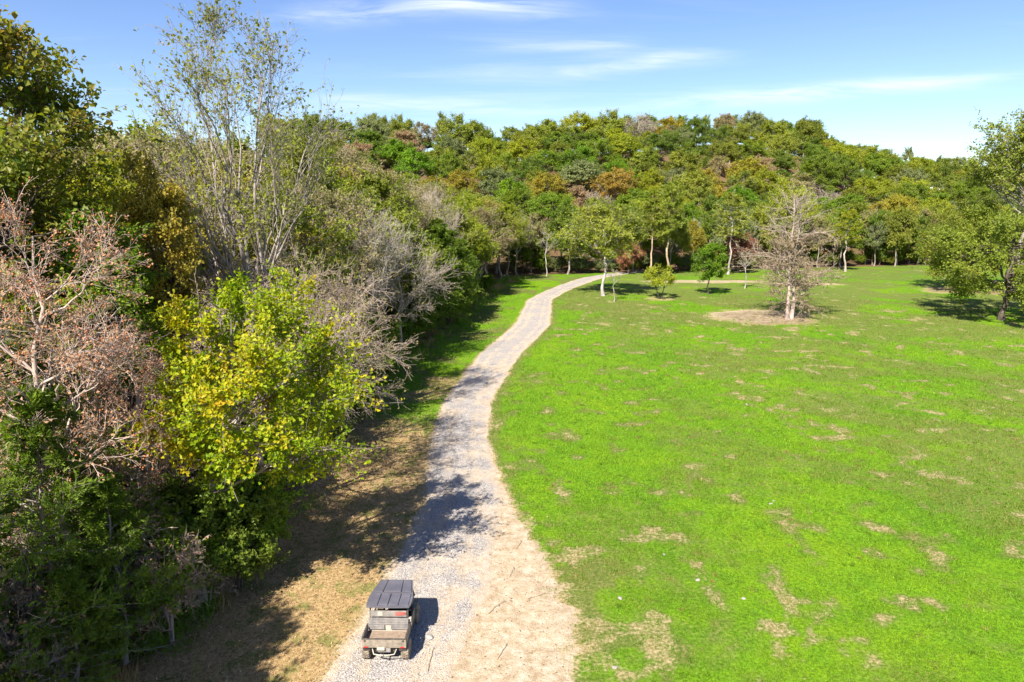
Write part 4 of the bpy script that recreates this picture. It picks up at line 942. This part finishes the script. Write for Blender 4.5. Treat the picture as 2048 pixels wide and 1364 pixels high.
rpan(-.68, -.34, -.52, -.30, 1.62, 2.46); rpan(-.30, .30, -.25, .25, 1.62, 2.44); rpan(.34, .68, .30, .52, 1.62, 2.46)
# body front
bm = bmesh.new(); add_prism(bm, [(-.60, 2.30), (.60, 2.30), (.52, 2.98), (.38, 3.08), (-.38, 3.08), (-.52, 2.98)], .58, .90, .05)
for v in bm.verts:
    if v.co.z > .7: v.co.z -= max(0, v.co.y - 2.4) * .22
hood = bm_obj('hood', bm, U_GREEN, utv)
for s in (-1, 1):
    box('headlight', (s * .36, 3.06, .68), (.20, .05, .09), U_CLEAR, hood, .02)
    box('front_fender', (s * .60, 2.44, .70), (.30, .66, .05), U_GREEN, utv, .02)
    box('side_panel', (s * .66, 1.10, .66), (.06, .36, .42), U_GREEN, utv, .02)
    box('sill', (s * .66, 1.65, .44), (.10, .86, .10), U_DARK, utv, .02)
    box('door', (s * .69, 1.62, .68), (.03, .72, .36), U_GREEN, utv, .012)
    tl = box('tail_light', (s * .60, -.012, .625), (.14, .03, .05), U_LAMP, utv, .008)
tube('front_bumper', [(-.50, 3.02, .45), (-.42, 3.16, .48), (.42, 3.16, .48), (.50, 3.02, .45)], .025, U_DARK, utv)
# right-hand canister and vent behind the cab
box('fuel_box', (.70, .97, 1.02), (.12, .13, .13), U_PALE, utv, .03); box('air_vent', (.715, 1.02, .86), (.10, .18, .14), U_GREY, utv, .03)
# rear mechanicals
box('engine_case', (0, .12, .50), (.42, .24, .16), U_GREY, utv, .03); box('muffler', (-.10, -.02, .585), (.26, .12, .09), U_PALE, utv, .03)
tube('rear_guard', [(-.40, .05, .52), (-.34, -.06, .40), (-.15, -.09, .385), (.15, -.09, .385), (.34, -.06, .40), (.40, .05, .52)], .020, U_PALE, utv)
hc = tube('hitch', [(-.03, .10, .36), (-.03, -.12, .35)], .026, U_DARK, utv); bm = bmesh.new(); bmesh.ops.create_icosphere(bm, subdivisions=2, radius=.035, matrix=Matrix.Translation((-.03, -.12, .40))); bm_obj('hitch_ball', bm, U_RIM, hc, True)

# ------------------------------------------------------------------ stones and sticks
m = Mat('field_stone'); v = m.pos(True); c = m.ramp(m.noise(9, v, 4, .6), [(.3, (.20, .18, .155)), (.6, (.33, .30, .265)), (.8, (.42, .385, .345))]); M_ROCK = m.done(m.principled(c, .9, .2, m.bump(m.noise(16, v, 4), .6, .02)))
def rock(x, y, s, label, seed, group=None):
    rn = random.Random(seed); bm = bmesh.new(); bmesh.ops.create_icosphere(bm, subdivisions=2, radius=1)
    o_ = [Vector((rn.uniform(-1, 1), rn.uniform(-1, 1), rn.uniform(-1, 1))).normalized() for _ in range(9)]; d_ = [rn.uniform(.55, .9) for _ in o_]
    for vv in bm.verts:
        for n_, dd in zip(o_, d_):
            e_ = vv.co.dot(n_) - dd
            if e_ > 0: vv.co -= n_ * e_
        vv.co = Vector((vv.co.x * s, vv.co.y * s * .7, vv.co.z * s * .42))
    o = bm_obj('stone', bm, M_ROCK); zz = float(road_z(x, y)) if abs(x - float(road_c(y))) < 2 else tz(x, y)
    o.location = (x, y, zz + s * .12); o.rotation_euler = (0, 0, rn.random() * 6); tag(o, label, 'stone', group)
rock(-2.92, 21.75, .19, 'pale flat stone lying on the gravel in the vehicle shadow', 3)
FS = 'pale stones lying in the field grass'
for i, (x, y, s) in enumerate(((9.0, 24.3, .10), (7.6, 25.7, .13), (4.2, 24.3, .13), (13.4, 33.2, .12), (13.7, 33.6, .08), (6.7, 27.9, .09), (18.5, 52, .16), (3.4, 20.2, .12))):
    rock(x, y, s, 'small pale stone half hidden in the green field grass', 40 + i, FS)
def stick(x, y, a, ln, label, seed, group=None):
    rn = random.Random(seed); p = [(0, 0, .02)]
    for k in range(5): p.append((p[-1][0] + ln / 5 * math.cos(a) + rn.uniform(-.05, .05), p[-1][1] + ln / 5 * math.sin(a) + rn.uniform(-.05, .05), .02 + rn.uniform(0, .02)))
    o = tube('stick', p, .012, B_TAN, None, 5); zz = float(max(road_z(x, y), tz(x, y))); o.location = (x, y, zz + .02); tag(o, label, 'stick', group)
stick(-2.75, 19.9, 1.45, 1.2, 'thin brown stick lying on the gravel behind the vehicle', 1)
for i, (x, y, a, ln) in enumerate(((-.9, 23.2, 1.0, 1.1), (-.1, 25.9, 1.3, .8), (-.5, 20.6, 1.1, .9), (.6, 24.2, .5, .9), (.2, 28.2, 1.35, .9), (1.4, 21.6, 2.2, .7))):
    stick(x, y, a, ln, 'thin brown stick on the bare tan shoulder', 10 + i, 'sticks on the bare shoulder')
